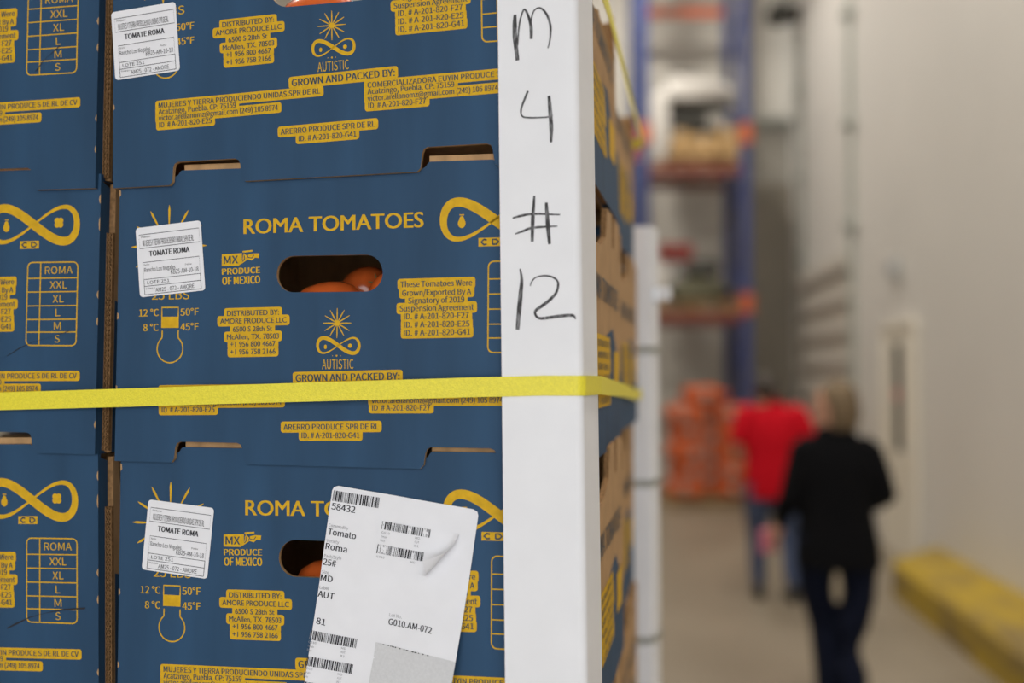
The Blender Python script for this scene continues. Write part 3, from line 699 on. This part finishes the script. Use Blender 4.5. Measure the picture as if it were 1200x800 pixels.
for k in range(5):
    put_box(.001 * (k % 3), .0075 + .0045 * (4 - k) * .5, .137 + .2458 * k, 0, f'blue tomato box in the front corner column, {ordw[k]} layer from the pallet')
    put_box(-.421 - .001 * (k % 2), .0075 + .0045 * (4 - k) * .5, .137 + .2458 * k, 0, f'blue tomato box in the front left column, {ordw[k]} layer from the pallet')
names7 = ['lowest', 'second', 'third', 'fourth', 'fifth', 'sixth', 'seventh', 'topmost']
for k in range(8):
    put_box(-.011 - .003 * (k % 2), .416, .137 + .2462 * k, 0, f'blue tomato box behind the corner column on the aisle side, {names7[k]} layer', k == 7, -.4 + .3 * (k % 3))
for k in range(8):
    put_box(-.431 - .001 * (k % 2), .418, .137 + .2462 * k, 0, f'blue tomato box hidden behind the front left column, {names7[k]} layer', k == 7)
wood_pallet(pal(-.02, -.01, 0), .9, .84, .126, -YAW, 'wooden pallet carrying the near stack of tomato boxes')

# pen strokes on the left boxes
def pen(bx_, pts, wd, name='pen_stroke'):
    I = Ink(); I.ribbon(pts, [wd * (.6 + .5 * sin(k * 1.7)) for k in range(len(pts))]); return link(name, I.build(name, 'ink', .0006), bx_)
def front_of(b): return [c for c in b.children if c.name.startswith('front_panel')][0]
pen(front_of(B['TL']), [(342.3, 89.5), (345, 92), (349, 97.7), (355, 102.5), (360.4, 106.7), (366.2, 111.4)], .9)
pen(front_of(B['ML']), [(314.9, 77), (327, 84), (339.5, 89.4), (357.4, 94), (376.3, 99.4)], .7)
pen(front_of(B['BL']), [(313.6, 80.5), (322.2, 84.5), (336.7, 90.9), (352, 95), (368.9, 98.4), (391.5, 100.4)], 1.5)

# stickers
def sticker(b, u, v, ang, label):
    P = rrect(0, 0, 62, 61, 3, 4)
    me = extrude_outline('label_sticker', [P], .0003, ['white'] * 3)
    o = link('label_sticker', me, b); o.location = (u / 1000, -.0008, v / 1000); o.rotation_euler = (0, -radians(ang), 0); o['label'] = label
    s = link('sticker_print', stk_me, o); s.location.y = .0006
sticker(B['TC'], 2.6, 78.2, 4.0, 'white printed sticker hanging over the box corner')
sticker(B['MC'], 22.0, 134.0, 5.2, 'white printed sticker tilted left')
sticker(B['BC'], 22.0, 138.0, -5.4, 'white printed sticker tilted right')

# big pallet label on the lower box
NX, NY = 26, 44; SW, SH = 126.8, 200.0
V = []; F = []
for j in range(NY + 1):
    for i in range(NX + 1):
        x = SW * i / NX; y = SH * j / NY; r = 4.0
        if j == 0 and i in (0, NX): y += 1.6; x += 1.2 if i == 0 else -1.2
        u, v = L2(x, y); V.append((u / 1000, -sheet_warp(u, v), v / 1000))
for j in range(NY):
    for i in range(NX):
        a = j * (NX + 1) + i; F.append((a, a + NX + 1, a + NX + 2, a + 1))
sheet = link('pallet_label', mesh('pallet_label', V, F, 'white', smooth=True), B['BC'])
sheet['label'] = 'large white paper pallet label with barcodes'
link('label_print', lab.build('label_print', 'ink', .0003, sheet_warp), sheet)
link('faint_print', labg.build('faint_print', 'greyink', .00045, sheet_warp), sheet)
# torn-off area showing grey backing
V = []; F = []; n = 12
for j in range(n + 1):
    for i in range(n + 1):
        x = 56 + (SW - 56.2) * i / n; y = 122 + (SH - 122.5) * j / n; y += (1.5 * x - 84) * .0; u, v = L2(x, y)
        V.append((u / 1000, -sheet_warp(u, v) - .0002, v / 1000))
for j in range(n):
    for i in range(n): a = j * (n + 1) + i; F.append((a, a + n + 1, a + n + 2, a + 1))
link('torn_backing', mesh('torn_backing', V, F, 'torn', smooth=True), sheet)
# half-peeled sticker with its right corner curled up
V = []; F = []; nx, ny = 24, 12
def curl(x, y):                                   # sticker sheet coordinates (mm) -> sheet x,y,lift
    q = (x - 43.0) * .83 + (y - 30.6) * .56       # distance past the curl line, towards the lower right
    if q <= 0: return x, y, .45
    R = 7.5; a = min(q / R, 2.5); d = R * sin(a) - q + (q - R * a) * cos(a); h = R * (1 - cos(a)) + max(0, q - R * a) * sin(a)
    return x + d * .83, y + d * .56, .45 + h
for j in range(ny + 1):
    for i in range(nx + 1):
        x, y, h = curl(69 * i / nx, 38.5 * j / ny); u, v = L2(44.2 + x - 0.0 * y, 22.0 + y)
        V.append((u / 1000, -sheet_warp(u, v) - h / 1000, v / 1000))
for j in range(ny):
    for i in range(nx): a = j * (nx + 1) + i; F.append((a, a + nx + 1, a + nx + 2, a + 1))
ps = link('peeling_sticker', mesh('peeling_sticker', V, F, 'white', smooth=True), sheet)
link('peeling_print', pk.build('peeling_print', 'ink', .0008, sheet_warp), sheet)

# tomatoes
prof = [(0, -1.0), (.30, -.95), (.62, -.80), (.86, -.50), (.98, -.12), (1.0, .15), (.95, .45), (.80, .72), (.52, .91), (.22, .965), (.0, .93)]
V = []; F = []; n = 18
for r, z in prof:
    for k in range(n): V.append((.0245 * r * cos(2 * pi * k / n), .0245 * r * sin(2 * pi * k / n), .034 * z))
for j in range(len(prof) - 1):
    for k in range(n): F.append((j * n + k, j * n + (k + 1) % n, (j + 1) * n + (k + 1) % n, (j + 1) * n + k))
tom_me = mesh('tomato_flesh', V, F, 'tomato', smooth=True)
bm = bmesh.new()
for k in range(5):
    a = 2 * pi * k / 5; bmesh.ops.create_cone(bm, segments=5, radius1=.0016, radius2=.0003, depth=.009, cap_ends=True, matrix=Matrix.Translation((.005 * cos(a), .005 * sin(a), .0335)) @ Matrix.Rotation(a, 4, 'Z') @ Matrix.Rotation(radians(80), 4, 'Y'))
stem_me = bm_mesh('stem_scar', bm, 'stem')
def tomato(b, u, s, v, rot, label, scale=1.0):
    t = empty('roma_tomato')
    R = Euler(b.rotation_euler).to_matrix(); t.location = Vector(b.location) + R @ Vector((u / 1000, s / 1000, v / 1000))
    t.rotation_euler = rot; t.scale = (scale,) * 3
    tag(t, label, 'tomato', 'roma tomatoes inside the boxes'); link('tomato_flesh', tom_me, t); link('stem_scar', stem_me, t)
wh = {'TC': 'top', 'MC': 'middle', 'BC': 'lower'}
for bk in ('TC', 'MC', 'BC'):
    b = B[bk]
    for lay, v in ((0, 39), (1, 85)):
        for i in range(3):
            for j in range(2):
                tomato(b, 138 + i * 71 + lay * 6, 36 + j * 51, v, (0, radians(90), -YAW + random.uniform(-.1, .1)), f'roma tomato buried deep inside the {wh[bk]} box')
b = B['TC']
tomato(b, 176, 36, 127, (radians(10), radians(84), -YAW), 'glossy red tomato behind left half of top box handle hole', 1.12)
tomato(b, 246, 38, 127, (radians(-20), radians(70), -YAW + .2), 'orange red tomato behind right half of top box handle hole', 1.05)
tomato(b, 160, 84, 134, (radians(60), radians(60), .3), 'tomato in second rank behind top box handle hole, left')
tomato(b, 228, 88, 132, (radians(30), radians(95), .1), 'tomato in second rank behind top box handle hole, right')
b = B['MC']
tomato(b, 181, 36, 125, (0, radians(86), -YAW), 'orange tomato peeping over the middle handle hole bottom edge')
tomato(b, 243, 46, 135, (radians(88), 0, -YAW), 'tomato at the right end of the middle handle hole')
tomato(b, 196, 88, 141, (radians(70), radians(40), .3), 'dim tomato deep behind the middle handle hole')
b = B['BC']
tomato(b, 182, 40, 122, (0, radians(92), -YAW + .1), 'dark red tomato low behind the lower handle hole')
tomato(b, 252, 40, 122, (0, radians(88), -YAW + .1), 'tomato behind the paper label in the lower handle hole')

for o in list(bpy.data.objects):
    if o.type == 'MESH' and o.name.split('.')[0] in ('gold_print', 'navy_print', 'sticker_print', 'label_print', 'faint_print', 'peeling_print', 'fluted_edge', 'scuffed_fold', 'blue_patch', 'stem_scar'): o['kind'] = 'stuff'

# ------------------------------------------------------------------ white corner board with crayon marks
def corner_board(name, loc, rot, flange, z0, z1, th, label, flare=0.0, side=None):
    """L section: front flange runs to -x from the corner, side flange runs to +y. Origin at the outer corner."""
    t = empty(name, loc, rot); tag(t, label, 'corner board', 'white corner boards')
    side = side or flange; r = .007; pts = []
    pts += [(-flange, 0), (-flange * .5, 0)]
    for k in range(7): a = radians(-90 + 15 * k); pts.append((-r + r * cos(a), r + r * sin(a)))
    pts += [(flare * .5, side * .5), (flare, side)]
    inner = [(flare - th, side), (flare * .5 - th, side * .5), (-th, r + .001), (-th - .002, th + .001), (-r - .001, th), (-flange * .5, th), (-flange, th)]
    loop = pts + inner; n = len(loop)
    Vv = [(x, y, z) for z in (z0, z1) for x, y in loop]; Ff = []; MI = []
    for i in range(n):
        j = (i + 1) % n; Ff.append((i, j, n + j, n + i)); MI.append(1 if i in (len(pts) - 1, n - 1) else 0)
    tr = tessellate_polygon([[Vector((x, y, 0)) for x, y in loop]])
    for k in tr:
        Ff.append(tuple(n + i for i in k)); Ff.append(tuple(k[::-1])); MI += [1, 1]
    link('angle_board', mesh('angle_board', Vv, Ff, ['board', 'boardedge'], MI), t)
    return t
BT = radians(-0.67)                                  # the board leans slightly
z0 = .13
ctr = pal(.4128, -.0120, 1.70)
brd = corner_board('corner_board', ctr, (0, BT, -YAW), .0655, -1.565, .43, .005, 'white corner board marked M 4 # 12 on the near stack', .0045)
# strokes given as (u, z) in mm on the board's front face
strokes = [([(357.9, 1969.7), (357.6, 1961.1), (357.9, 1950.6), (359.9, 1932.2)], [1.6, 2.6, 2.6, 2.0]),
 ([(359.9, 1944.4), (361.1, 1959.1), (362.8, 1967.7), (365.8, 1973.5), (369.8, 1964.6), (371.1, 1956.7), (371, 1948.9)], [.9, .9, .9, 1.0, 1.6, 1.9, 1.6]),
 ([(370.7, 1961), (371.6, 1967.1), (373.7, 1972.1), (377.7, 1973.9), (381.2, 1971.6), (384.6, 1966.2), (386.9, 1957.3), (386.3, 1947), (384.6, 1940.6)], [1, .8, .8, .9, 1.2, 1.3, 1.3, .9, .7]),
 ([(368.4, 1906.9), (365.4, 1899.8), (362.8, 1892.2), (363.7, 1886.9), (369.8, 1885.3), (383.7, 1885.1), (388.8, 1886.5)], [1.2, 1.2, 1.1, .9, .9, .8, .5]),
 ([(385.4, 1902.2), (386.4, 1890.1), (387.3, 1876.3), (387.1, 1864.6)], [1.5, 2.2, 2.2, 1.2]),
 ([(373.6, 1822.3), (372.3, 1804), (371.8, 1785.5)], [1.0, 2.2, 1.6]), ([(383.2, 1816.5), (384.4, 1799.3), (385.8, 1783.1)], [1.5, 2.4, 1.6]),
 ([(355.8, 1804.8), (362.8, 1806.5), (373.2, 1807.7), (394.2, 1806.4)], [.8, 1.4, 1.3, .7]), ([(357.9, 1792), (364.5, 1794.2), (372.3, 1796.6), (392.1, 1797.4)], [.7, 1.3, 1.4, .8]),
 ([(361.9, 1764), (363.3, 1755.4), (362.3, 1743.4), (361.4, 1733.2), (359.8, 1715.3)], [.7, 1.7, 2.4, 2.6, 2.0]),
 ([(370.2, 1750.1), (371.4, 1753.5), (374.9, 1756.9), (381.8, 1758.1), (388.7, 1756.6), (392.6, 1752.3), (391.2, 1744.7), (386.9, 1739.7), (381.8, 1735.5), (375.7, 1731.3), (374, 1728.8), (375.7, 1725.3), (380, 1724.1), (393.7, 1725.7), (404, 1726.2), (406.5, 1723.3)], [.7, .7, .8, .9, 1.0, 1.2, 1.4, 1.7, 1.8, 1.7, 1.4, 1.3, 1.6, 1.8, 1.6, .6])]
def smooth_path(P, Wd, n=5):
    out = []; ow = []
    for i in range(len(P) - 1):
        p0 = P[max(i - 1, 0)]; p1 = P[i]; p2 = P[i + 1]; p3 = P[min(i + 2, len(P) - 1)]
        for k in range(n):
            t = k / n; c = [.5 * (2 * p1[d] + (p2[d] - p0[d]) * t + (2 * p0[d] - 5 * p1[d] + 4 * p2[d] - p3[d]) * t * t + (3 * p1[d] - p0[d] - 3 * p2[d] + p3[d]) * t ** 3) for d in (0, 1)]
            out.append(tuple(c)); ow.append(Wd[i] + (Wd[i + 1] - Wd[i]) * t)
    return out + [P[-1]], ow + [Wd[-1]]
cb, sb = cos(BT), sin(BT)
ab = [c for c in brd.children][0]
groups = ((0, 3, 'letter'), (3, 5, 'digit'), (5, 9, 'number_sign'), (9, 10, 'digit'), (10, 11, 'digit'))
for a, b_, nm in groups:
    I = Ink()
    for q, (P, Wd) in enumerate(strokes[a:b_]):
        loc = []
        for u, z in P:
            du, dz = u - 412.2, z - 1700; loc.append((du * cb - dz * sb, du * sb + dz * cb))
        P2, W2 = smooth_path(loc, [1.45 * q_ for q_ in Wd]); I.ribbon(P2, W2, off=.02 * q)
    link('crayon_' + nm, I.build('crayon_' + nm, 'pencil', .0003), ab)

# ------------------------------------------------------------------ yellow straps round the near stack
def strap_mesh(name, path, width, m='strap', th=.0009):
    """path of (u, s, z); ribbon stands upright, pushed outward along the outline"""
    P = [Vector((u, s)) for u, s, z in path]; Z = [z for *_, z in path]; V = []; F = []
    for i, p in enumerate(P):
        d = (P[min(i + 1, len(P) - 1)] - P[max(i - 1, 0)]).normalized(); nrm = Vector((d.y, -d.x))
        for off, dz in ((0, -width / 2), (th, -width / 2), (th, width / 2), (0, width / 2)):
            q = p + nrm * off; w3 = pal(q.x, q.y, Z[i] + dz); V.append(tuple(w3))
    for i in range(len(P) - 1):
        for k in range(4): F.append((4 * i + k, 4 * i + (k + 1) % 4, 4 * (i + 1) + (k + 1) % 4, 4 * (i + 1) + k))
    F.append((0, 1, 2, 3)); e = 4 * (len(P) - 1); F.append((e + 3, e + 2, e + 1, e))
    return mesh(name, V, F, m)
def corner_pts(z, z2, lean):
    pts = [(.3450 + lean, -.0128, z - .001), (.380 + lean, -.0128, z)]
    for k in range(7):
        a = radians(-90 + 15 * k); pts.append((.4122 + lean - .007 + .0078 * cos(a), -.012 + .007 + .0078 * sin(a), z))
    return pts + [(.4180 + lean, .06, z - .0005)]
path = [(-.428, .0, 1.645), (-.35, -.0045, 1.6478), (-.111, -.006, 1.6556), (.0, -.007, 1.659), (.134, -.009, 1.6634), (.25, -.0108, 1.667), (.33, -.0124, 1.6695)] + corner_pts(1.6708, 0, .0012) + [(.4162, .2, 1.666), (.4130, .40, 1.660), (.409, .60, 1.652), (.4075, .80, 1.648), (.403, .808, 1.648), (.37, .8085, 1.648), (.0, .81, 1.648)]
st = link('plastic_strap', strap_mesh('plastic_strap', path, .0158)); tag(st, 'yellow plastic strap across the middle row of boxes', 'strap', 'yellow pallet straps')
path = [(-.428, .0, 2.055), (-.2, -.006, 2.05), (.134, -.009, 2.047), (.33, -.0130, 2.045)] + [(u - .004, s - .0008, z) for u, s, z in corner_pts(2.044, 0, -.003)] + [(.4142, .2, 2.044), (.4130, .40, 2.046), (.4115, .60, 2.048), (.410, .80, 2.050), (.403, .808, 2.05), (.2, .81, 2.05)]
st = link('plastic_strap', strap_mesh('plastic_strap', path, .0158)); tag(st, 'upper yellow plastic strap along the top of the near stack', 'strap', 'yellow pallet straps')

# ------------------------------------------------------------------ next pallet in the aisle row
Y2 = radians(7.4)
Q0 = Vector((.2310, 1.640, 0)); QR = Vector((cos(Y2), -sin(Y2), 0)); QN = Vector((sin(Y2), cos(Y2), 0))
for k in range(7):
    o = copy_tree(proto); o.location = Q0 + QR * (-.420 - .002 * (k % 2)) + QN * .010 + Vector((0, 0, .137 + .2458 * k)); o.rotation_euler = (0, 0, -Y2)
    o['label'] = f'blue tomato box on the next pallet behind its white post, {names7[k]} layer'; o['category'] = 'box'; o['group'] = 'blue tomato boxes stacked on pallets'
wood_pallet(Q0 + QR * -.42 + QN * .02, .84, .8, .126, -Y2, 'wooden pallet under the next stack along the aisle')
cb2 = corner_board('corner_board', Q0, (0, 0, -Y2), .068, .13, 1.925, .005, 'blurred white corner board of the next pallet', .012, .05)
for z in (1.02, 1.245, 1.50, 1.72):
    bm = bmesh.new(); pts = [(-.30, -.0022), (-.03, -.0022), (-.004, -.0016), (.0018, .006), (.0150, .052), (.0150, .30)]
    vs = [[bm.verts.new((x, y, z + d)) for d in (-.006, .006)] for x, y in pts]
    for a, b_ in zip(vs, vs[1:]): bm.faces.new((a[0], b_[0], b_[1], a[1]))
    bmesh.ops.solidify(bm, geom=bm.faces[:], thickness=-.001); bmesh.ops.recalc_face_normals(bm, faces=bm.faces[:])
    o = link('grey_strap', bm_mesh('grey_strap', bm, 'clearstrap')); o.location = Q0; o.rotation_euler = (0, 0, -Y2)
    tag(o, f'thin grey strap round the next pallet at {"knee" if z < 1.1 else "waist" if z < 1.4 else "chest" if z < 1.6 else "eye"} height', 'strap', 'grey straps on the next pallet')
t = empty('strap_seal', Q0 + QR * .018 + QN * .01 + Vector((0, 0, 1.812)), (0, 0, -Y2)); tag(t, 'small white strap end sticking out from the blurred post', 'strap end')
boxpart('loose_end', t, 'board', -.016, .014, -.002, .002, -.010, .012, bevel=.001); boxpart('seal_clip', t, 'lamp', -.018, -.006, -.004, .004, -.013, .013, bevel=.001)

# ------------------------------------------------------------------ people
def remeshed(name, bm, m, voxel, smooth=4, parent=None):
    me = bpy.data.meshes.new(name); bmesh.ops.recalc_face_normals(bm, faces=bm.faces[:]); bm.to_mesh(me); bm.free()
    o = bpy.data.objects.new(name, me); C.objects.link(o)
    r = o.modifiers.new('r', 'REMESH'); r.mode = 'VOXEL'; r.voxel_size = voxel
    s = o.modifiers.new('s', 'SMOOTH'); s.factor = .5; s.iterations = smooth
    bpy.context.view_layer.update(); dg = bpy.context.evaluated_depsgraph_get()
    me2 = bpy.data.meshes.new_from_object(o.evaluated_get(dg)); bpy.data.objects.remove(o); bpy.data.meshes.remove(me)
    me2.name = name; me2.materials.clear(); me2.materials.append(M[m]); me2.polygons.foreach_set('use_smooth', [True] * len(me2.polygons))
    return link(name, me2, parent)
def hand(bm, wrist, fdir, side, palmn):
    """palm with four curled fingers and a thumb; fdir finger direction, side = thumb side, palmn = direction the palm faces"""
    wv = Vector(wrist); f = Vector(fdir).normalized(); s = Vector(side); s = (s - f * s.dot(f)).normalized(); n = Vector(palmn); n = (n - f * n.dot(f) - s * n.dot(s)).normalized()
    tube(bm, [wv, wv + f * .03, wv + f * .085], [.026, .034, .034]); tube(bm, [wv + s * .012, wv + f * .08 + s * .022], [.022, .017]); tube(bm, [wv - s * .012, wv + f * .08 - s * .022], [.022, .015])
    for k, (o, L) in enumerate(((.028, .068), (.010, .076), (-.009, .070), (-.027, .056))):
        b0 = wv + f * .082 + s * o; p1 = b0 + f * L * .48 + n * .006; p2 = p1 + f * L * .30 + n * L * .28; p3 = p2 + f * L * .05 + n * L * .32
        tube(bm, [b0 - f * .01, p1, p2, p3], [.0095, .009, .008, .0065], 8)
    t0 = wv + f * .028 + s * .026; t1 = t0 + f * .032 + s * .024 + n * .008; t2 = t1 + f * .030 + s * .002 + n * .014
    tube(bm, [t0 - s * .012, t1, t2], [.013, .0105, .008], 8)
def head(bm, c, face, r=(.073, .092, .112)):
    """face: unit xy direction the face looks to"""
    c = Vector(c); f = Vector((face[0], face[1], 0)).normalized(); a = math.atan2(f.y, f.x) - pi / 2; rot = Euler((0, 0, a))
    ball(bm, c, r, rot, 20); s = Vector((f.y, -f.x, 0)); up = Vector((0, 0, 1))
    ball(bm, c + f * .035 - up * .062, (.052, .058, .052), rot)                     # jaw
    tube(bm, [c + f * .082 + up * .012, c + f * .106 - up * .022, c + f * .088 - up * .03], [.009, .014, .010], 8)   # nose
    ball(bm, c + f * .088 - up * .056, (.024, .010, .009), rot, 10)                 # lips
    for q in (-1, 1):
        ball(bm, c + s * q * .073 - f * .005 - up * .012, (.010, .02, .032), rot, 10)    # ears
        ball(bm, c + f * .083 + s * q * .031 + up * .018, (.02, .009, .007), rot, 10)    # brows
    return f, s
def eyes(c, face, parent):
    c = Vector(c); f = Vector((face[0], face[1], 0)).normalized(); s = Vector((f.y, -f.x, 0))
    for q in (-1, 1):
        bm = bmesh.new(); ball(bm, c + f * .083 + s * q * .031 + Vector((0, 0, .002)), (.012, .012, .008), None, 10); link('eye', bm_mesh('eye', bm, 'dark', True), parent)

def woman(loc, rz):
    t = empty('person', loc, (0, 0, rz)); tag(t, 'person with grey blond bob in black jacket and dark trousers walking away', 'person')
    hc = (-.005, .01, 1.525); face = (-.96, .05)
    lw = (-.262, .09, .935); rw = (.15, .24, 1.03)
    def arms(bm, g):
        tube(bm, [(-.10, 0, 1.335), (-.155, -.005, 1.295), (-.190, -.025, 1.19), (-.220, -.03, 1.08), (-.248, .03, 1.0), lw], [.055 * g, .058 * g, .049 * g, .044 * g, .038 * g, .028 * g])
        tube(bm, [(.10, 0, 1.335), (.155, -.005, 1.295), (.195, -.03, 1.19), (.222, -.04, 1.10), (.20, .10, 1.05), rw], [.055 * g, .058 * g, .049 * g, .045 * g, .038 * g, .028 * g])
    def legs(bm, g, zl=.06):
        tube(bm, [(-.085, 0, .90), (-.098, .01, .74), (-.094, .02, .61), (-.054, .03, .46), (-.042, .0, .28), (-.046, -.03, zl)], [.098 * g, .082 * g, .070 * g, .066 * g, .064 * g, .050 * g], 16)
        tube(bm, [(.085, 0, .90), (.098, -.01, .74), (.094, -.03, .61), (.054, -.05, .46), (.046, -.11, .28), (.052, -.19, zl + .03)], [.098 * g, .082 * g, .070 * g, .066 * g, .064 * g, .050 * g], 16)
    bm = bmesh.new()
    hrings(bm, [(0, 0, .82, .15, .105), (0, 0, .92, .165, .115), (0, 0, 1.04, .13, .095), (0, .0, 1.2, .15, .11), (0, 0, 1.31, .165, .095), (0, 0, 1.38, .10, .065), (0, .0, 1.44, .05, .052), (0, .01, 1.52, .048, .05)])
    arms(bm, .86); legs(bm, .9); head(bm, hc, face)
    hand(bm, lw, (-.25, .35, -.9), (.2, .95, .2), (1, -.1, 0)); hand(bm, rw, (-.75, .6, .1), (0, .1, 1), (-.2, -1, 0))
    ball(bm, (-.052, .03, .04), (.042, .11, .035)); ball(bm, (.062, -.17, .06), (.042, .11, .035))
    body = remeshed('body', bm, 'skin', .009, 3, t)
    eyes(hc, face, body)
    bm = bmesh.new()      # jacket
    hrings(bm, [(0.005, 0, .745, .205, .15), (0.005, 0, .86, .198, .145), (0, 0, .98, .178, .13), (0, 0, 1.10, .172, .128), (0, 0, 1.24, .182, .125), (0, 0, 1.32, .150, .108), (0, 0, 1.385, .105, .085), (0, .0, 1.43, .070, .07)])
    arms(bm, 1.25); remeshed('jacket', bm, 'black', .012, 4, t)
    bm = bmesh.new()
    hrings(bm, [(0, 0, .80, .165, .12), (0, 0, .90, .18, .125), (0, 0, 1.0, .16, .115)]); legs(bm, 1.13, .085); remeshed('trousers', bm, 'navycloth', .012, 4, t)
    bm = bmesh.new()      # bob hair, open on the face side
    f = Vector((face[0], face[1], 0)).normalized(); c = Vector(hc)
    ball(bm, c - f * .022 + Vector((0, 0, .030)), (.088, .096, .100), Euler((0, 0, math.atan2(f.y, f.x) - pi / 2)), 20)
    s = Vector((f.y, -f.x, 0))
    for k in range(13):
        a = radians(-98 + 196 * k / 12); d = -f * cos(a) + s * sin(a)
        tube(bm, [c + d * .078 + Vector((0, 0, .05)) - f * .012, c + d * .092 + Vector((0, 0, -.03)) - f * .012, c + d * .085 + Vector((0, 0, -.115)) - f * .008], [.024, .026, .018], 8)
    remeshed('hair', bm, 'blond', .009, 3, t)
    for (x, y, z) in ((-.052, .035, 0), (.062, -.165, .02)):
        bm = bmesh.new(); hrings(bm, [(x, y, z, .046, .125), (x, y, z + .03, .048, .125), (x, y - .03, z + .065, .042, .085), (x, y - .065, z + .10, .042, .045)]); remeshed('shoe', bm, 'shoe', .008, 3, t)
    # held pink notebook
    nb = empty('notebook', Vector(loc) + Matrix.Rotation(rz, 3, 'Z') @ Vector((-.312, .135, .845)), (radians(8), radians(-6), rz + .5)); tag(nb, 'pink covered notebook held in the left hand of the woman', 'notebook')
    boxpart('cover', nb, 'pink', -.045, .045, -.007, .007, -.06, .06, bevel=.002); boxpart('page_block', nb, 'white', -.042, .047, -.005, .005, -.057, .057)
    return t
woman((1.575, 4.86, 0), radians(-9))

def man(loc, rz):
    t = empty('person', loc, (0, 0, rz)); tag(t, 'person in red short sleeved shirt and blue jeans walking away', 'person')
    hc = (-.045, .015, 1.555); face = (-.15, 1)
    lw = (-.19, .26, 1.00); rw = (.20, .25, .98)
    def arms(bm, g, full=True):
        L = [(-.13, 0, 1.385), (-.20, -.005, 1.36), (-.245, -.03, 1.25), (-.262, -.04, 1.15)]; R_ = [(-x, y, z) for x, y, z in L]; rad = [.065, .066, .056, .048]
        if full: L += [(-.25, .09, 1.06), lw]; R_ += [(.255, .08, 1.05), rw]; rad = rad + [.042, .030]
        tube(bm, L, [r * g for r in rad]); tube(bm, R_, [r * g for r in rad])
    def legs(bm, g, zl=.06):
        tube(bm, [(-.095, 0, .86), (-.105, .02, .68), (-.105, .05, .47), (-.105, .02, .27), (-.105, -.01, zl)], [.10 * g, .092 * g, .064 * g, .058 * g, .043 * g], 16)
        tube(bm, [(.095, 0, .86), (.11, -.01, .68), (.115, -.02, .47), (.118, -.09, .27), (.12, -.15, zl + .03)], [.10 * g, .092 * g, .064 * g, .058 * g, .043 * g], 16)
    bm = bmesh.new()
    hrings(bm, [(0, 0, .80, .16, .11), (0, 0, .92, .17, .12), (0, 0, 1.05, .16, .11), (0, 0, 1.22, .185, .12), (0, 0, 1.34, .195, .105), (0, 0, 1.42, .12, .08), (-.02, 0, 1.47, .068, .065), (-.045, .01, 1.54, .060, .062)])
    arms(bm, .95); legs(bm, .9); head(bm, hc, face, (.078, .096, .116))
    hand(bm, lw, (.5, .8, -.1), (0, 0, 1), (1, -.3, 0)); hand(bm, rw, (-.5, .8, -.1), (0, 0, 1), (-1, -.3, 0))
    ball(bm, (-.105, .05, .04), (.046, .12, .036)); ball(bm, (.12, -.12, .06), (.046, .12, .036))
    body = remeshed('body', bm, 'skin', .009, 3, t); eyes(hc, face, body)
    bm = bmesh.new()
    hrings(bm, [(0, 0, .745, .20, .145), (0, 0, .90, .205, .15), (0, 0, 1.05, .198, .145), (0, 0, 1.22, .215, .145), (0, 0, 1.35, .215, .125), (0, 0, 1.425, .13, .09), (0, 0, 1.46, .075, .075)])
    arms(bm, 1.3, False); sh = remeshed('shirt', bm, 'shirt', .012, 4, t)
    bm = bmesh.new(); ring_loft(bm, [(Vector((0, .004, 1.445)), Vector((.082, 0, 0)), Vector((0, .082, 0))), (Vector((0, .004, 1.495)), Vector((.068, 0, 0)), Vector((0, .07, 0)))], 20, False); bmesh.ops.solidify(bm, geom=bm.faces[:], thickness=.006); link('collar', bm_mesh('collar', bm, 'shirt', True), sh)
    bm = bmesh.new(); hrings(bm, [(0, 0, .78, .175, .125), (0, 0, .9, .185, .13), (0, 0, 1.0, .175, .12)]); legs(bm, 1.16, .085); remeshed('jeans', bm, 'jeans', .012, 4, t)
    bm = bmesh.new(); ball(bm, (-.045, .0, 1.588), (.088, .100, .098), None, 20); ball(bm, (-.045, -.03, 1.55), (.080, .074, .075), None, 16); remeshed('hair', bm, 'darkhair', .009, 3, t)
    for (x, y, z) in ((-.105, .05, 0), (.12, -.115, .02)):
        bm = bmesh.new(); hrings(bm, [(x, y, z, .05, .135), (x, y, z + .03, .052, .135), (x, y - .03, z + .07, .046, .09), (x, y - .07, z + .105, .046, .05)]); remeshed('shoe', bm, 'shoe', .008, 3, t)
    return t
man((1.965, 7.55, 0), radians(-6))
